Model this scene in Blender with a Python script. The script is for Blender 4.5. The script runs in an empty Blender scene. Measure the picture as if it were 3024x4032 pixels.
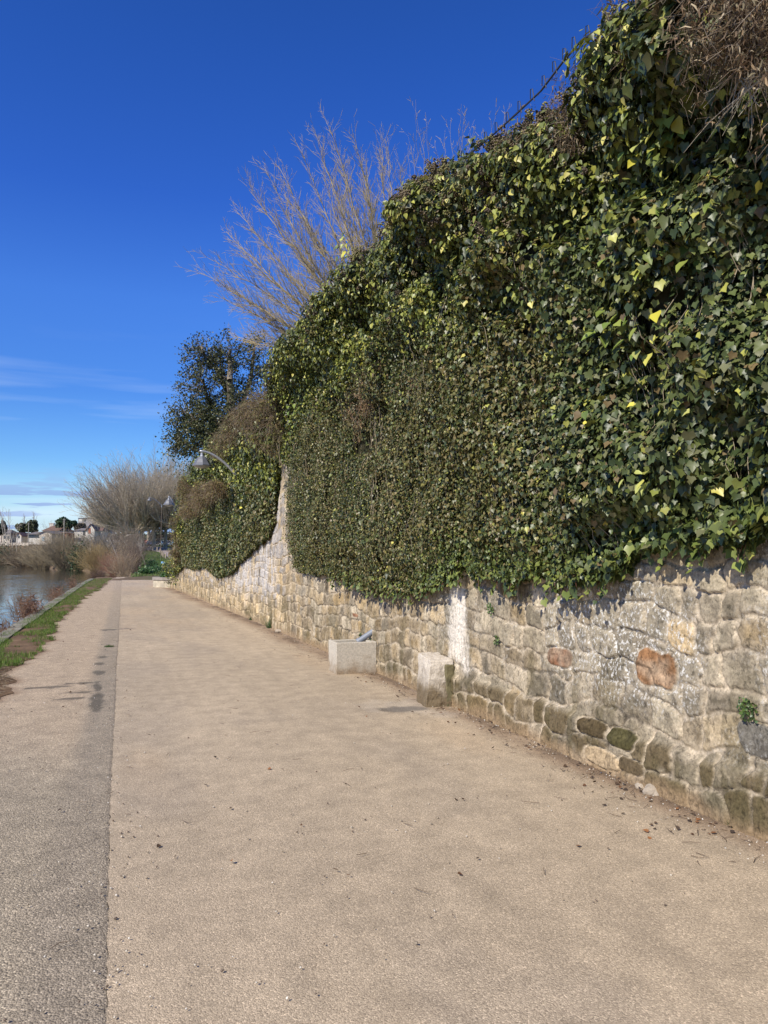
import bpy, math, random
import numpy as np
from mathutils import Vector, Matrix
random.seed(7); RNG = np.random.default_rng(11)
S = bpy.context.scene; COL = S.collection
R = math.radians
# ------------------------------------------------------------------ camera
F = 3028.0; CX, CY = 1512.0, 2016.0; HZ = 2190.0
TH = R(18.8); PIT = math.atan((HZ-CY)/F); EYE = 1.6
cam = bpy.data.cameras.new('camera'); camo = bpy.data.objects.new('camera', cam); COL.objects.link(camo)
camo.location = (0, 0, EYE); camo.rotation_euler = (R(90)+PIT, 0, -TH)
cam.sensor_fit = 'VERTICAL'; cam.sensor_height = 36; cam.sensor_width = 27; cam.lens = 36*F/4032
cam.clip_start = .05; cam.clip_end = 6000
S.camera = camo
FH = np.array([math.sin(TH), math.cos(TH), 0.]); RT = np.array([math.cos(TH), -math.sin(TH), 0.])
FW = FH*math.cos(PIT)+np.array([0, 0, math.sin(PIT)]); UP = -FH*math.sin(PIT)+np.array([0, 0, math.cos(PIT)])
CAM = np.array([0, 0, EYE])
def ray(px, py): return RT*(px-CX)/F - UP*(py-CY)/F + FW
def gp(px, py, z=0.):
    d = ray(px, py); t = (z-EYE)/d[2]; return CAM+d*t
def wp(px, py, D):
    d = ray(px, py); return CAM+d*(D/float(d@FH))
def wallp(px, py, off=0.):
    d = ray(px, py); t = 5.
    for _ in range(30):
        p = CAM+d*t; t = (wallx(p[1])-off)/d[0] if abs(d[0]) > 1e-6 else t
        if t < 0: t = 60.
    return CAM+d*t
def depth(P): return P[..., 0]*FH[0]+P[..., 1]*FH[1]
WY = np.array([-6, 3.4, 6.2, 12.4, 16.6, 22.6, 40.4, 60]); WX = np.array([3.47, 3.47, 3.45, 3.27, 3.18, 3.0, 2.36, 1.9])
def wallx(y): return np.interp(y, WY, WX)
# ------------------------------------------------------------------ noise
_T = RNG.random((256, 256))
def vn(x, y, seed=0):
    x = np.asarray(x, float)+seed*17.31; y = np.asarray(y, float)+seed*9.77
    xi = np.floor(x).astype(int); yi = np.floor(y).astype(int); fx = x-xi; fy = y-yi
    fx = fx*fx*(3-2*fx); fy = fy*fy*(3-2*fy)
    a = _T[xi % 256, yi % 256]; b = _T[(xi+1) % 256, yi % 256]; c = _T[xi % 256, (yi+1) % 256]; d = _T[(xi+1) % 256, (yi+1) % 256]
    return (a*(1-fx)+b*fx)*(1-fy)+(c*(1-fx)+d*fx)*fy
def fbm(x, y, seed=0, o=4):
    s = 0; a = .5; t = 0
    for i in range(o):
        s = s+a*vn(np.asarray(x)*2**i, np.asarray(y)*2**i, seed+i*3); t += a; a *= .5
    return s/t
def sst(a, b, x):
    t = np.clip((x-a)/(b-a), 0, 1); return t*t*(3-2*t)
# ------------------------------------------------------------------ materials
def newmat(name):
    m = bpy.data.materials.new(name); m.use_nodes = True; nt = m.node_tree
    return m, nt, nt.nodes['Principled BSDF']
def N(nt, t, **k):
    n = nt.nodes.new(t)
    for a, b in k.items():
        if a.startswith('i_'): n.inputs[a[2:].replace('_', ' ')].default_value = b
        else: setattr(n, a, b)
    return n
_mc = {}
def mat(name, col, rough=.7, var=.25, scale=8., bump=0., metal=0., spec=.4, bscale=None, dist=.01):
    if name in _mc: return _mc[name]
    m, nt, b = newmat(name); L = nt.links
    tc = N(nt, 'ShaderNodeTexCoord'); no = N(nt, 'ShaderNodeTexNoise'); no.inputs['Scale'].default_value = scale; no.inputs['Detail'].default_value = 6
    L.new(tc.outputs['Object'], no.inputs['Vector'])
    mr = N(nt, 'ShaderNodeMapRange'); mr.inputs['From Min'].default_value = .25; mr.inputs['From Max'].default_value = .75
    mr.inputs['To Min'].default_value = 1-var; mr.inputs['To Max'].default_value = 1+var
    L.new(no.outputs['Fac'], mr.inputs['Value'])
    vm = N(nt, 'ShaderNodeVectorMath', operation='SCALE'); vm.inputs[0].default_value = col[:3]; L.new(mr.outputs[0], vm.inputs['Scale'])
    L.new(vm.outputs[0], b.inputs['Base Color'])
    b.inputs['Roughness'].default_value = rough; b.inputs['Metallic'].default_value = metal; b.inputs['Specular IOR Level'].default_value = spec
    if bump:
        n2 = N(nt, 'ShaderNodeTexNoise'); n2.inputs['Scale'].default_value = bscale or scale*4; n2.inputs['Detail'].default_value = 5
        L.new(tc.outputs['Object'], n2.inputs['Vector'])
        bp = N(nt, 'ShaderNodeBump'); bp.inputs['Strength'].default_value = bump; bp.inputs['Distance'].default_value = dist
        L.new(n2.outputs['Fac'], bp.inputs['Height']); L.new(bp.outputs[0], b.inputs['Normal'])
    _mc[name] = m; return m
def vcmat(name, rough=.6, spec=.4, trans=0., fine=0., fscale=60., bump=0., bdist=.004):
    """surface colour from the per-vertex attribute 'tint' times fine noise"""
    if name in _mc: return _mc[name]
    m, nt, b = newmat(name); L = nt.links
    at = N(nt, 'ShaderNodeAttribute', attribute_name='tint'); src = at.outputs['Color']
    tc = N(nt, 'ShaderNodeTexCoord')
    if fine:
        no = N(nt, 'ShaderNodeTexNoise'); no.inputs['Scale'].default_value = fscale; no.inputs['Detail'].default_value = 8; no.inputs['Roughness'].default_value = .65
        L.new(tc.outputs['Object'], no.inputs['Vector'])
        mr = N(nt, 'ShaderNodeMapRange'); mr.inputs['From Min'].default_value = .3; mr.inputs['From Max'].default_value = .7
        mr.inputs['To Min'].default_value = 1-fine; mr.inputs['To Max'].default_value = 1+fine; L.new(no.outputs['Fac'], mr.inputs['Value'])
        vm = N(nt, 'ShaderNodeVectorMath', operation='SCALE'); L.new(src, vm.inputs[0]); L.new(mr.outputs[0], vm.inputs['Scale']); src = vm.outputs[0]
        if bump:
            bp = N(nt, 'ShaderNodeBump'); bp.inputs['Strength'].default_value = bump; bp.inputs['Distance'].default_value = bdist
            L.new(no.outputs['Fac'], bp.inputs['Height']); L.new(bp.outputs[0], b.inputs['Normal'])
    L.new(src, b.inputs['Base Color'])
    b.inputs['Roughness'].default_value = rough; b.inputs['Specular IOR Level'].default_value = spec
    if trans:
        tr = N(nt, 'ShaderNodeBsdfTranslucent'); L.new(src, tr.inputs['Color'])
        mx = N(nt, 'ShaderNodeMixShader'); mx.inputs[0].default_value = trans
        L.new(b.outputs[0], mx.inputs[1]); L.new(tr.outputs[0], mx.inputs[2]); L.new(mx.outputs[0], nt.nodes['Material Output'].inputs['Surface'])
    _mc[name] = m; return m
# ------------------------------------------------------------------ object helpers
def tag(o, label=None, cat=None, group=None, kind=None):
    if label: o['label'] = label
    if cat: o['category'] = cat
    if group: o['group'] = group
    if kind: o['kind'] = kind
    return o
def empty(name, loc, label, cat, group=None, rz=0.):
    o = bpy.data.objects.new(name, None); COL.objects.link(o); o.location = loc; o.rotation_euler = (0, 0, rz); o.empty_display_size = .2
    return tag(o, label, cat, group)
def npmesh(name, V, faces, m, tint=None, parent=None, smooth=False, local=True):
    """V (n,3); faces: list of (k-gon index arrays) ; with parent, V is given in world space when local=False"""
    V = np.asarray(V, float)
    if parent is not None and not local: V = V-np.array(parent.location)
    if isinstance(faces, np.ndarray): faces = [faces]
    faces = [np.asarray(f, np.int32) for f in faces if len(f)]
    me = bpy.data.meshes.new(name); me.vertices.add(len(V)); me.vertices.foreach_set('co', V.astype(np.float32).ravel())
    idx = np.concatenate([f.ravel() for f in faces]); cnt = np.concatenate([np.full(len(f), f.shape[1], np.int32) for f in faces])
    me.loops.add(len(idx)); me.loops.foreach_set('vertex_index', idx)
    me.polygons.add(len(cnt)); st = np.concatenate([[0], np.cumsum(cnt)[:-1]]).astype(np.int32)
    me.polygons.foreach_set('loop_start', st)
    if smooth: me.polygons.foreach_set('use_smooth', np.ones(len(cnt), bool))
    me.update(calc_edges=True); me.validate()
    if tint is not None:
        tint = np.asarray(tint, float)
        if tint.ndim == 1: tint = np.tile(tint, (len(V), 1))
        a = me.color_attributes.new('tint', 'FLOAT_COLOR', 'POINT')
        a.data.foreach_set('color', np.hstack([tint[:, :3], np.ones((len(V), 1))]).astype(np.float32).ravel())
    me.materials.append(m)
    o = bpy.data.objects.new(name, me); COL.objects.link(o)
    if parent is not None: o.parent = parent
    return o
class MB:
    def __init__(s): s.v = []; s.f = []
    def add(s, vs, fs):
        k = len(s.v); s.v += [tuple(map(float, v)) for v in vs]; s.f += [tuple(i+k for i in f) for f in fs]; return s
    def box(s, x0, x1, y0, y1, z0, z1, j=0.):
        vs = [(x, y, z) for x in (x0, x1) for y in (y0, y1) for z in (z0, z1)]
        if j: vs = [tuple(c+random.uniform(-j, j) for c in v) for v in vs]
        return s.add(vs, [(0, 1, 3, 2), (4, 6, 7, 5), (0, 4, 5, 1), (2, 3, 7, 6), (0, 2, 6, 4), (1, 5, 7, 3)])
    def prism(s, poly, axis, a, b):
        """extrude 2-d polygon along axis"""
        n = len(poly)
        def P(u, v, w): return (w, u, v) if axis == 'x' else (u, w, v) if axis == 'y' else (u, v, w)
        vs = [P(u, v, a) for u, v in poly]+[P(u, v, b) for u, v in poly]
        return s.add(vs, [tuple(range(n))[::-1], tuple(range(n, 2*n))]+[(i, (i+1) % n, n+(i+1) % n, n+i) for i in range(n)])
    def tube(s, pts, rs, n=8, cap=True):
        pts = [Vector(p) for p in pts]; rs = rs if hasattr(rs, '__len__') else [rs]*len(pts); rings = []; k0 = len(s.v)
        for i, p in enumerate(pts):
            d = (pts[min(i+1, len(pts)-1)]-pts[max(i-1, 0)]).normalized(); a = d.orthogonal().normalized() if i == 0 else (a-d*a.dot(d)).normalized(); b = d.cross(a)
            for j in range(n):
                t = 2*math.pi*j/n; s.v.append(tuple(p+(a*math.cos(t)+b*math.sin(t))*rs[i]))
        for i in range(len(pts)-1):
            for j in range(n):
                s.f.append((k0+i*n+j, k0+i*n+(j+1) % n, k0+(i+1)*n+(j+1) % n, k0+(i+1)*n+j))
        if cap: s.f.append(tuple(k0+j for j in range(n))[::-1]); s.f.append(tuple(k0+(len(pts)-1)*n+j for j in range(n)))
        return s
    def lathe(s, prof, n=16, c=(0, 0, 0)):
        k0 = len(s.v)
        for r, z in prof:
            for j in range(n):
                t = 2*math.pi*j/n; s.v.append((c[0]+r*math.cos(t), c[1]+r*math.sin(t), c[2]+z))
        for i in range(len(prof)-1):
            for j in range(n):
                s.f.append((k0+i*n+j, k0+i*n+(j+1) % n, k0+(i+1)*n+(j+1) % n, k0+(i+1)*n+j))
        return s
    def build(s, name, m, parent=None, smooth=False, bevel=0.):
        me = bpy.data.meshes.new(name); me.from_pydata(s.v, [], s.f); me.materials.append(m)
        if smooth: me.polygons.foreach_set('use_smooth', np.ones(len(me.polygons), bool))
        me.update(); o = bpy.data.objects.new(name, me); COL.objects.link(o)
        if parent is not None: o.parent = parent
        if bevel:
            b = o.modifiers.new('bevel', 'BEVEL'); b.width = bevel; b.segments = 2
        return o
def copy_tree(o, parent=None):
    c = o.copy(); COL.objects.link(c); c.parent = parent
    for ch in [q for q in list(bpy.data.objects) if q.parent == o]: copy_tree(ch, c)
    return c
def segmesh(segs, sides=3):
    """segs: rows x0 y0 z0 x1 y1 z1 r0 r1 -> open prisms, vectorised"""
    s = np.asarray(segs, float); n = len(s); p0 = s[:, :3]; p1 = s[:, 3:6]; d = p1-p0; d /= np.linalg.norm(d, axis=1, keepdims=True)+1e-9
    ref = np.where(np.abs(d[:, 2:3]) > .9, [[1., 0, 0]], [[0, 0, 1.]]); a = np.cross(d, ref); a /= np.linalg.norm(a, axis=1, keepdims=True)+1e-9; b = np.cross(d, a)
    V = np.zeros((n, 2, sides, 3))
    for j in range(sides):
        t = 2*math.pi*j/sides; o = a*math.cos(t)+b*math.sin(t)
        V[:, 0, j] = p0+o*s[:, 6:7]; V[:, 1, j] = p1+o*s[:, 7:8]
    base = (np.arange(n)*2*sides)[:, None]
    f = np.concatenate([base+np.array([[j, (j+1) % sides, sides+(j+1) % sides, sides+j]]) for j in range(sides)])
    return V.reshape(-1, 3), f
def grid(us, vs, fn):
    U, Vv = np.meshgrid(us, vs, indexing='ij'); P = fn(U, Vv); n, m = U.shape
    i = np.arange(n*m).reshape(n, m)
    f = np.stack([i[:-1, :-1], i[1:, :-1], i[1:, 1:], i[:-1, 1:]], -1).reshape(-1, 4)
    return P.reshape(-1, 3), f
# leaf templates (x across, y towards tip, z normal)
IVY = (np.array([[0, .32, -.05], [0, .02, 0], [-.30, -.14, .03], [-.43, .08, .06], [-.54, .36, .05], [-.31, .52, .05], [0, 1., -.07], [.31, .52, .05], [.54, .36, .05], [.43, .08, .06], [.30, -.14, .03]]),
       [(0, i, i+1) for i in range(1, 10)]+[(0, 10, 1)])
HEART = (np.array([[0, .4, -.05], [0, 0, 0], [-.34, .06, .06], [-.42, .38, .07], [-.2, .78, .03], [0, 1.08, -.1], [.2, .78, .03], [.42, .38, .07], [.34, .06, .06]]),
         [(0, i, i+1) for i in range(1, 8)]+[(0, 8, 1)])
TRI = (np.array([[0, 0, 0], [-.48, .34, .10], [0, 1., -.06], [.48, .34, .10]]), [(0, 2, 1), (0, 3, 2)])
STRIP = (np.array([[-.07, 0, 0], [.07, 0, 0], [.09, .5, .14], [-.09, .5, .14], [.02, 1., -.05], [-.02, 1., -.05]]), [(0, 1, 2), (0, 2, 3), (3, 2, 4), (3, 4, 5)])
def leafmesh(P, nrm, tip, size, tmpl):
    T, fs = tmpl; n = len(P)
    nrm = nrm/np.linalg.norm(nrm, axis=1, keepdims=True); tip = tip-nrm*(tip*nrm).sum(1, keepdims=True); tip = tip/(np.linalg.norm(tip, axis=1, keepdims=True)+1e-9)
    side = np.cross(tip, nrm); size = np.asarray(size).reshape(-1, 1, 1)
    V = P[:, None]+size*(T[None, :, 0:1]*side[:, None]+T[None, :, 1:2]*tip[:, None]+T[None, :, 2:3]*nrm[:, None])
    f = np.array(fs)[None]+(np.arange(n)*len(T))[:, None, None]
    return V.reshape(-1, 3), f.reshape(-1, 3), len(T)
def join(parts):
    Vs, Fs, Ts = [], {}, []; k = 0
    for V, f, t in parts:
        Vs.append(V); Fs.setdefault(f.shape[1], []).append(f+k); k += len(V)
        Ts.append(np.tile(t, (len(V), 1)) if np.ndim(t) == 1 else t)
    return np.vstack(Vs), [np.vstack(x) for x in Fs.values()], np.vstack(Ts)
def pick(pal, w, n):
    pal = np.array(pal); w = np.array(w, float); i = RNG.choice(len(pal), n, p=w/w.sum())
    return pal[i]*RNG.uniform(.75, 1.25, (n, 1))
# ------------------------------------------------------------------ world, sun
SUN = np.array([-.84, -.50, 0]); SUN /= np.linalg.norm(SUN); ELEV = R(40)
w = bpy.data.worlds.new('World'); S.world = w; w.use_nodes = True; nt = w.node_tree; L = nt.links; bg = nt.nodes['Background']
sky = N(nt, 'ShaderNodeTexSky', sky_type='NISHITA'); sky.sun_disc = False; sky.sun_elevation = ELEV; sky.sun_rotation = math.atan2(SUN[0], SUN[1]) % (2*math.pi)
sky.altitude = 200; sky.air_density = 1.; sky.dust_density = .15; sky.ozone_density = 5.
tc = N(nt, 'ShaderNodeTexCoord'); sp = N(nt, 'ShaderNodeSeparateXYZ'); L.new(tc.outputs['Generated'], sp.inputs[0])
# deeper blue overhead
mr = N(nt, 'ShaderNodeMapRange'); mr.inputs['From Min'].default_value = 0.; mr.inputs['From Max'].default_value = .62; L.new(sp.outputs['Z'], mr.inputs['Value'])
cr = N(nt, 'ShaderNodeValToRGB'); cr.color_ramp.elements[0].color = (1.0, 1.0, 1.0, 1); cr.color_ramp.elements[1].color = (.22, .54, 1.2, 1)
e = cr.color_ramp.elements.new(.1); e.color = (.72, 1.0, 1.16, 1)
for _p, _c in ((.32, (.40, .72, 1.24, 1)), (.5, (.41, .77, 1.43, 1)), (.68, (.27, .60, 1.37, 1)), (.9, (.23, .56, 1.27, 1))):
    e = cr.color_ramp.elements.new(_p); e.color = _c
L.new(mr.outputs[0], cr.inputs[0])
mm = N(nt, 'ShaderNodeMix', data_type='RGBA', blend_type='MULTIPLY'); mm.inputs[0].default_value = 1
L.new(sky.outputs[0], mm.inputs[6]); L.new(cr.outputs[0], mm.inputs[7])
# flat stratus banks low over the horizon
mp = N(nt, 'ShaderNodeMapping'); mp.inputs['Scale'].default_value = (4.2, 4.2, 44); mp.inputs['Location'].default_value = (.9, .2, .35); L.new(tc.outputs['Generated'], mp.inputs[0])
cn = N(nt, 'ShaderNodeTexNoise'); cn.inputs['Scale'].default_value = 2.2; cn.inputs['Detail'].default_value = 6; cn.inputs['Roughness'].default_value = .5; L.new(mp.outputs[0], cn.inputs['Vector'])
c1 = N(nt, 'ShaderNodeMapRange', interpolation_type='SMOOTHSTEP'); c1.inputs['From Min'].default_value = .50; c1.inputs['From Max'].default_value = .56; L.new(cn.outputs['Fac'], c1.inputs['Value'])
el = N(nt, 'ShaderNodeMapRange', interpolation_type='SMOOTHSTEP'); el.inputs['From Min'].default_value = .115; el.inputs['From Max'].default_value = .06; L.new(sp.outputs['Z'], el.inputs['Value'])
cm = N(nt, 'ShaderNodeMath', operation='MULTIPLY'); L.new(c1.outputs[0], cm.inputs[0]); L.new(el.outputs[0], cm.inputs[1])
# pale veil
el2 = N(nt, 'ShaderNodeMapRange', interpolation_type='SMOOTHSTEP'); el2.inputs['From Min'].default_value = .12; el2.inputs['From Max'].default_value = .0; el2.inputs['To Max'].default_value = .8; L.new(sp.outputs['Z'], el2.inputs['Value'])
mv = N(nt, 'ShaderNodeMix', data_type='RGBA'); L.new(el2.outputs[0], mv.inputs[0]); L.new(mm.outputs[2], mv.inputs[6]); mv.inputs[7].default_value = (5.3, 6.5, 7.6, 1)
mc = N(nt, 'ShaderNodeMix', data_type='RGBA'); L.new(cm.outputs[0], mc.inputs[0]); L.new(mv.outputs[2], mc.inputs[6]); mc.inputs[7].default_value = (2.5, 3.7, 6.4, 1)
# thin cirrus streaks a little higher
mp2 = N(nt, 'ShaderNodeMapping'); mp2.inputs['Scale'].default_value = (1.2, 1.2, 16); L.new(tc.outputs['Generated'], mp2.inputs[0])
cn2 = N(nt, 'ShaderNodeTexNoise'); cn2.inputs['Scale'].default_value = 2.; cn2.inputs['Detail'].default_value = 7; L.new(mp2.outputs[0], cn2.inputs['Vector'])
c2 = N(nt, 'ShaderNodeMapRange'); c2.inputs['From Min'].default_value = .5; c2.inputs['From Max'].default_value = .8; c2.inputs['To Max'].default_value = .55; L.new(cn2.outputs['Fac'], c2.inputs['Value'])
el3 = N(nt, 'ShaderNodeMapRange', interpolation_type='SMOOTHSTEP'); el3.inputs['From Min'].default_value = .30; el3.inputs['From Max'].default_value = .10; L.new(sp.outputs['Z'], el3.inputs['Value'])
cm2 = N(nt, 'ShaderNodeMath', operation='MULTIPLY'); L.new(c2.outputs[0], cm2.inputs[0]); L.new(el3.outputs[0], cm2.inputs[1])
mci = N(nt, 'ShaderNodeMix', data_type='RGBA'); L.new(cm2.outputs[0], mci.inputs[0]); L.new(mc.outputs[2], mci.inputs[6]); mci.inputs[7].default_value = (7., 8., 9., 1)
L.new(mci.outputs[2], bg.inputs['Color']); bg.inputs['Strength'].default_value = .1
sl = bpy.data.lights.new('sun', 'SUN'); so = bpy.data.objects.new('sun', sl); COL.objects.link(so); sl.energy = 4.6; sl.angle = R(.5); sl.color = (1., .93, .82)
sdir = Vector((SUN[0]*math.cos(ELEV), SUN[1]*math.cos(ELEV), math.sin(ELEV))); so.rotation_euler = sdir.to_track_quat('Z', 'Y').to_euler(); so.location = (-20, -12, 30)
S.view_settings.view_transform = 'Standard'; S.view_settings.look = 'None'; S.view_settings.gamma = 1; S.view_settings.exposure = .36
# ------------------------------------------------------------------ terrain, river, path
SY = np.array([-60, 46, 60, 73, 86, 114, 137, 156, 200, 260, 300, 420, 600, 3000]); SX = np.array([-2.45, -2.2, -2.0, -1.7, -.9, -2.6, -6.5, -13.5, -19, -29, -60, -400, -900, -4000])
def shorex(y): return np.interp(y, SY, SX)
GD = np.array([-100, 50, 60, 135, 198, 216, 300, 500, 900, 3000]); GZ = np.array([0, 0, .1, 1.3, 3.2, 4.3, 6.2, 9, 11, 11.])
def groundz(x, y):
    D = x*FH[0]+y*FH[1]; g = np.interp(D, GD, GZ); d = x-shorex(y)
    steep = np.interp(y, [52, 70], [.02, 5.])
    t = np.clip(d/steep, 0, 1); t = t*t*(3-2*t)
    return -2.2+(g+2.2)*t-.012
def terr(Dd, Y):
    X = shorex(Y)+Dd; Z = groundz(X, Y)
    Z = Z+np.where((Dd > 1) & (Y > 62), (fbm(X*.15, Y*.15, 5)-.5)*.2*np.clip((Y-62)/20, 0, 1), 0)
    return np.stack([X, Y, Z], -1)
dd = np.array([-3000, -300, -60, -10, -2, -.3, 0, .03, .3, .8, 1.5, 2.3, 3.2, 4.2, 5.4, 6.8, 8.5, 10.5, 13, 16, 20, 25, 31, 39, 50, 65, 85, 120, 180, 300, 600, 1500, 4000])
yy = np.concatenate([np.arange(-60, 40, 10.), np.arange(40, 70, 1.), 70*1.02**np.arange(0, 165)])
V, f = grid(dd, yy, terr)
tx = fbm(V[:, 0]*.3, V[:, 1]*.3, 2); gcol = np.array([[.075, .12, .028]])*(.6+.9*tx[:, None]); br = np.array([.14, .10, .06])
dsh = V[:, 0]-shorex(V[:, 1]); k = np.clip(sst(7, 2.5, dsh)+sst(130, 150, V[:, 1])*sst(-4, -12, V[:, 0])+sst(.62, .75, fbm(V[:, 0]*.12, V[:, 1]*.12, 9)), 0, 1)[:, None]
npmesh('ground', V, f, vcmat('earth_and_turf', .95, .1, fine=.35, fscale=3.), gcol*(1-k)+br*k, smooth=True)['kind'] = 'structure'
# water
m, nt, b = newmat('river_water'); L = nt.links
b.inputs['Base Color'].default_value = (.055, .048, .030, 1); b.inputs['Roughness'].default_value = .06; b.inputs['IOR'].default_value = 1.33; b.inputs['Specular IOR Level'].default_value = .5
tc = N(nt, 'ShaderNodeTexCoord'); mp = N(nt, 'ShaderNodeMapping'); mp.inputs['Rotation'].default_value = (0, 0, R(12)); mp.inputs['Scale'].default_value = (.9, .28, 1); L.new(tc.outputs['Object'], mp.inputs[0])
n1 = N(nt, 'ShaderNodeTexNoise'); n1.inputs['Scale'].default_value = 1.7; n1.inputs['Detail'].default_value = 5; L.new(mp.outputs[0], n1.inputs['Vector'])
n2 = N(nt, 'ShaderNodeTexNoise'); n2.inputs['Scale'].default_value = .12; n2.inputs['Detail'].default_value = 3; L.new(mp.outputs[0], n2.inputs['Vector'])
mr = N(nt, 'ShaderNodeMapRange'); mr.inputs['From Min'].default_value = .42; mr.inputs['From Max'].default_value = .6; mr.inputs['To Min'].default_value = .15; mr.inputs['To Max'].default_value = .95; L.new(n2.outputs['Fac'], mr.inputs['Value'])
bp = N(nt, 'ShaderNodeBump'); bp.inputs['Distance'].default_value = .09; L.new(mr.outputs[0], bp.inputs['Strength']); L.new(n1.outputs['Fac'], bp.inputs['Height']); L.new(bp.outputs[0], b.inputs['Normal'])
V, f = grid(np.array([-3000, -500, -100, -30, 0, 60.]), np.array([-60, 0, 50, 100, 200, 400, 900, 3000.]), lambda U, W: np.stack([U, W, U*0-.9], -1))
npmesh('river', V, f, m)['kind'] = 'structure'
# quay
def kx(y): return shorex(y)
yq = np.concatenate([np.arange(-10, 62, 2.)])
mq = mat('quay_concrete', (.30, .27, .22), .9, .35, 3., .5)
q = MB()
for a, b2 in zip(yq[:-1], yq[1:]):
    q.add([(kx(a)-.03, a, -2.2), (kx(a)-.03, a, -.03), (kx(b2)-.03, b2, -.03), (kx(b2)-.03, b2, -2.2)], [(0, 1, 2, 3)])
q.build('quay_wall', mq)['kind'] = 'structure'
q = MB(); y = 4.; mk = mat('kerb_stone', (.23, .21, .15), .9, .35, 5., .5)
while y < 57:
    l = random.uniform(.9, 1.3); xa = kx(y)-.05; xb = kx(y+l)-.05; h = random.uniform(.035, .06); wd = .3+random.uniform(-.02, .02)
    q.add([(xa, y+.012, -.2), (xa+wd, y+.012, -.2), (xb+wd, y+l-.012, -.2), (xb, y+l-.012, -.2), (xa, y+.012, h), (xa+wd, y+.012, h), (xb+wd, y+l-.012, h), (xb, y+l-.012, h)],
          [(0, 1, 5, 4), (1, 2, 6, 5), (2, 3, 7, 6), (3, 0, 4, 7), (4, 5, 6, 7)]); y += l
q.build('kerb', mk)['kind'] = 'structure'
# path surfaces
def asphalt(name, cell, contrast, bump):
    m, nt, b = newmat(name); L = nt.links
    at = N(nt, 'ShaderNodeAttribute', attribute_name='tint'); tc = N(nt, 'ShaderNodeTexCoord')
    vo = N(nt, 'ShaderNodeTexVoronoi'); vo.inputs['Scale'].default_value = cell; L.new(tc.outputs['Object'], vo.inputs['Vector'])
    sx = N(nt, 'ShaderNodeSeparateColor'); L.new(vo.outputs['Color'], sx.inputs[0])
    ra = N(nt, 'ShaderNodeValToRGB'); el = ra.color_ramp.elements; el[0].color = (1-contrast,)*3+(1,); el[1].color = (1+contrast*1.6,)*3+(1,)
    e = el.new(.25); e.color = (1-contrast*.4,)*3+(1,); e = el.new(.85); e.color = (1+contrast*.35,)*3+(1,); L.new(sx.outputs[0], ra.inputs[0])
    no = N(nt, 'ShaderNodeTexNoise'); no.inputs['Scale'].default_value = 5.; no.inputs['Detail'].default_value = 8; L.new(tc.outputs['Object'], no.inputs['Vector'])
    mr = N(nt, 'ShaderNodeMapRange'); mr.inputs['From Min'].default_value = .3; mr.inputs['From Max'].default_value = .7; mr.inputs['To Min'].default_value = .86; mr.inputs['To Max'].default_value = 1.12; L.new(no.outputs['Fac'], mr.inputs['Value'])
    m1 = N(nt, 'ShaderNodeVectorMath', operation='MULTIPLY'); L.new(at.outputs['Color'], m1.inputs[0]); L.new(ra.outputs[0], m1.inputs[1])
    m2 = N(nt, 'ShaderNodeVectorMath', operation='SCALE'); L.new(m1.outputs[0], m2.inputs[0]); L.new(mr.outputs[0], m2.inputs['Scale']); L.new(m2.outputs[0], b.inputs['Base Color'])
    n2 = N(nt, 'ShaderNodeTexNoise'); n2.inputs['Scale'].default_value = cell*.6; n2.inputs['Detail'].default_value = 3; L.new(tc.outputs['Object'], n2.inputs['Vector'])
    ad = N(nt, 'ShaderNodeMath', operation='SUBTRACT'); L.new(n2.outputs['Fac'], ad.inputs[0]); L.new(vo.outputs['Distance'], ad.inputs[1])
    bp = N(nt, 'ShaderNodeBump'); bp.inputs['Strength'].default_value = bump; bp.inputs['Distance'].default_value = .006; L.new(ad.outputs[0], bp.inputs['Height']); L.new(bp.outputs[0], b.inputs['Normal'])
    b.inputs['Roughness'].default_value = .85; b.inputs['Specular IOR Level'].default_value = .25
    return m
def ylines(a, b, k, mn): 
    o = [a]
    while o[-1] < b: o.append(o[-1]+max(mn, k*abs(o[-1])))
    return np.array(o)
YL = np.concatenate([np.arange(-8, 2, .5), ylines(2, 62, .0065, .02)])
def seamx(y): return np.interp(y, [-8, 2.9, 7.3, 44, 62], [-.01, -.023, -.042, .01, .03])+.006*np.sin(y*.9)+.006*(vn(y*14, y*0, 3)-.5)*2
def vergex(y):
    base = np.interp(y, [-8, 7.5, 8.6, 10, 11.2, 13, 16, 20, 28, 36, 44, 52, 62], [-1.9, -1.9, -1.55, -1.35, -1.5, -1.45, -1.25, -1.5, -1.38, -1.3, -.95, -.9, -.6])
    return base+.22*(fbm(y*1.2, y*0, 12)-.5)*2+.10*(vn(y*5, y*0, 13)-.5)*2*np.clip(y/15, .6, 2)
def rightx(y): return np.where(y < 41, wallx(y)+.05, np.interp(y, [41, 43, 46, 62], [2.4, 4, 12, 16]))
def hgt(X, Y): return (fbm(X*.5, Y*.25, 21, 3)-.5)*.02
def pr(U, Y):
    X = seamx(Y)+U*(rightx(Y)-seamx(Y)); return np.stack([X, Y, .010+hgt(X, Y)], -1)
V, f = grid(np.linspace(0, 1, 130), YL, pr)
X, Y = V[:, 0], V[:, 1]; n = fbm(X*.55, Y*.3, 31, 5); n2 = fbm(X*2.2, Y*1.6, 37)
c = np.array([[.425, .338, .228]])*(.84+.34*n[:, None])
c = c*(.93+.15*fbm(X*5, Y*.16, 33))[:, None]*(.95+.10*fbm(X*14, Y*.5, 34))[:, None]
k = (sst(.52, .72, fbm(X*.8, Y*.22, 44))*.55)[:, None]; c = c*(1-k)+np.array([.475, .355, .222])*k           # sandy drift patches
k = (sst(.5, .75, fbm(X*1.1, Y*.5, 47))*.5)[:, None]; c = c*(1-k)+np.array([.345, .28, .20])*k
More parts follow.
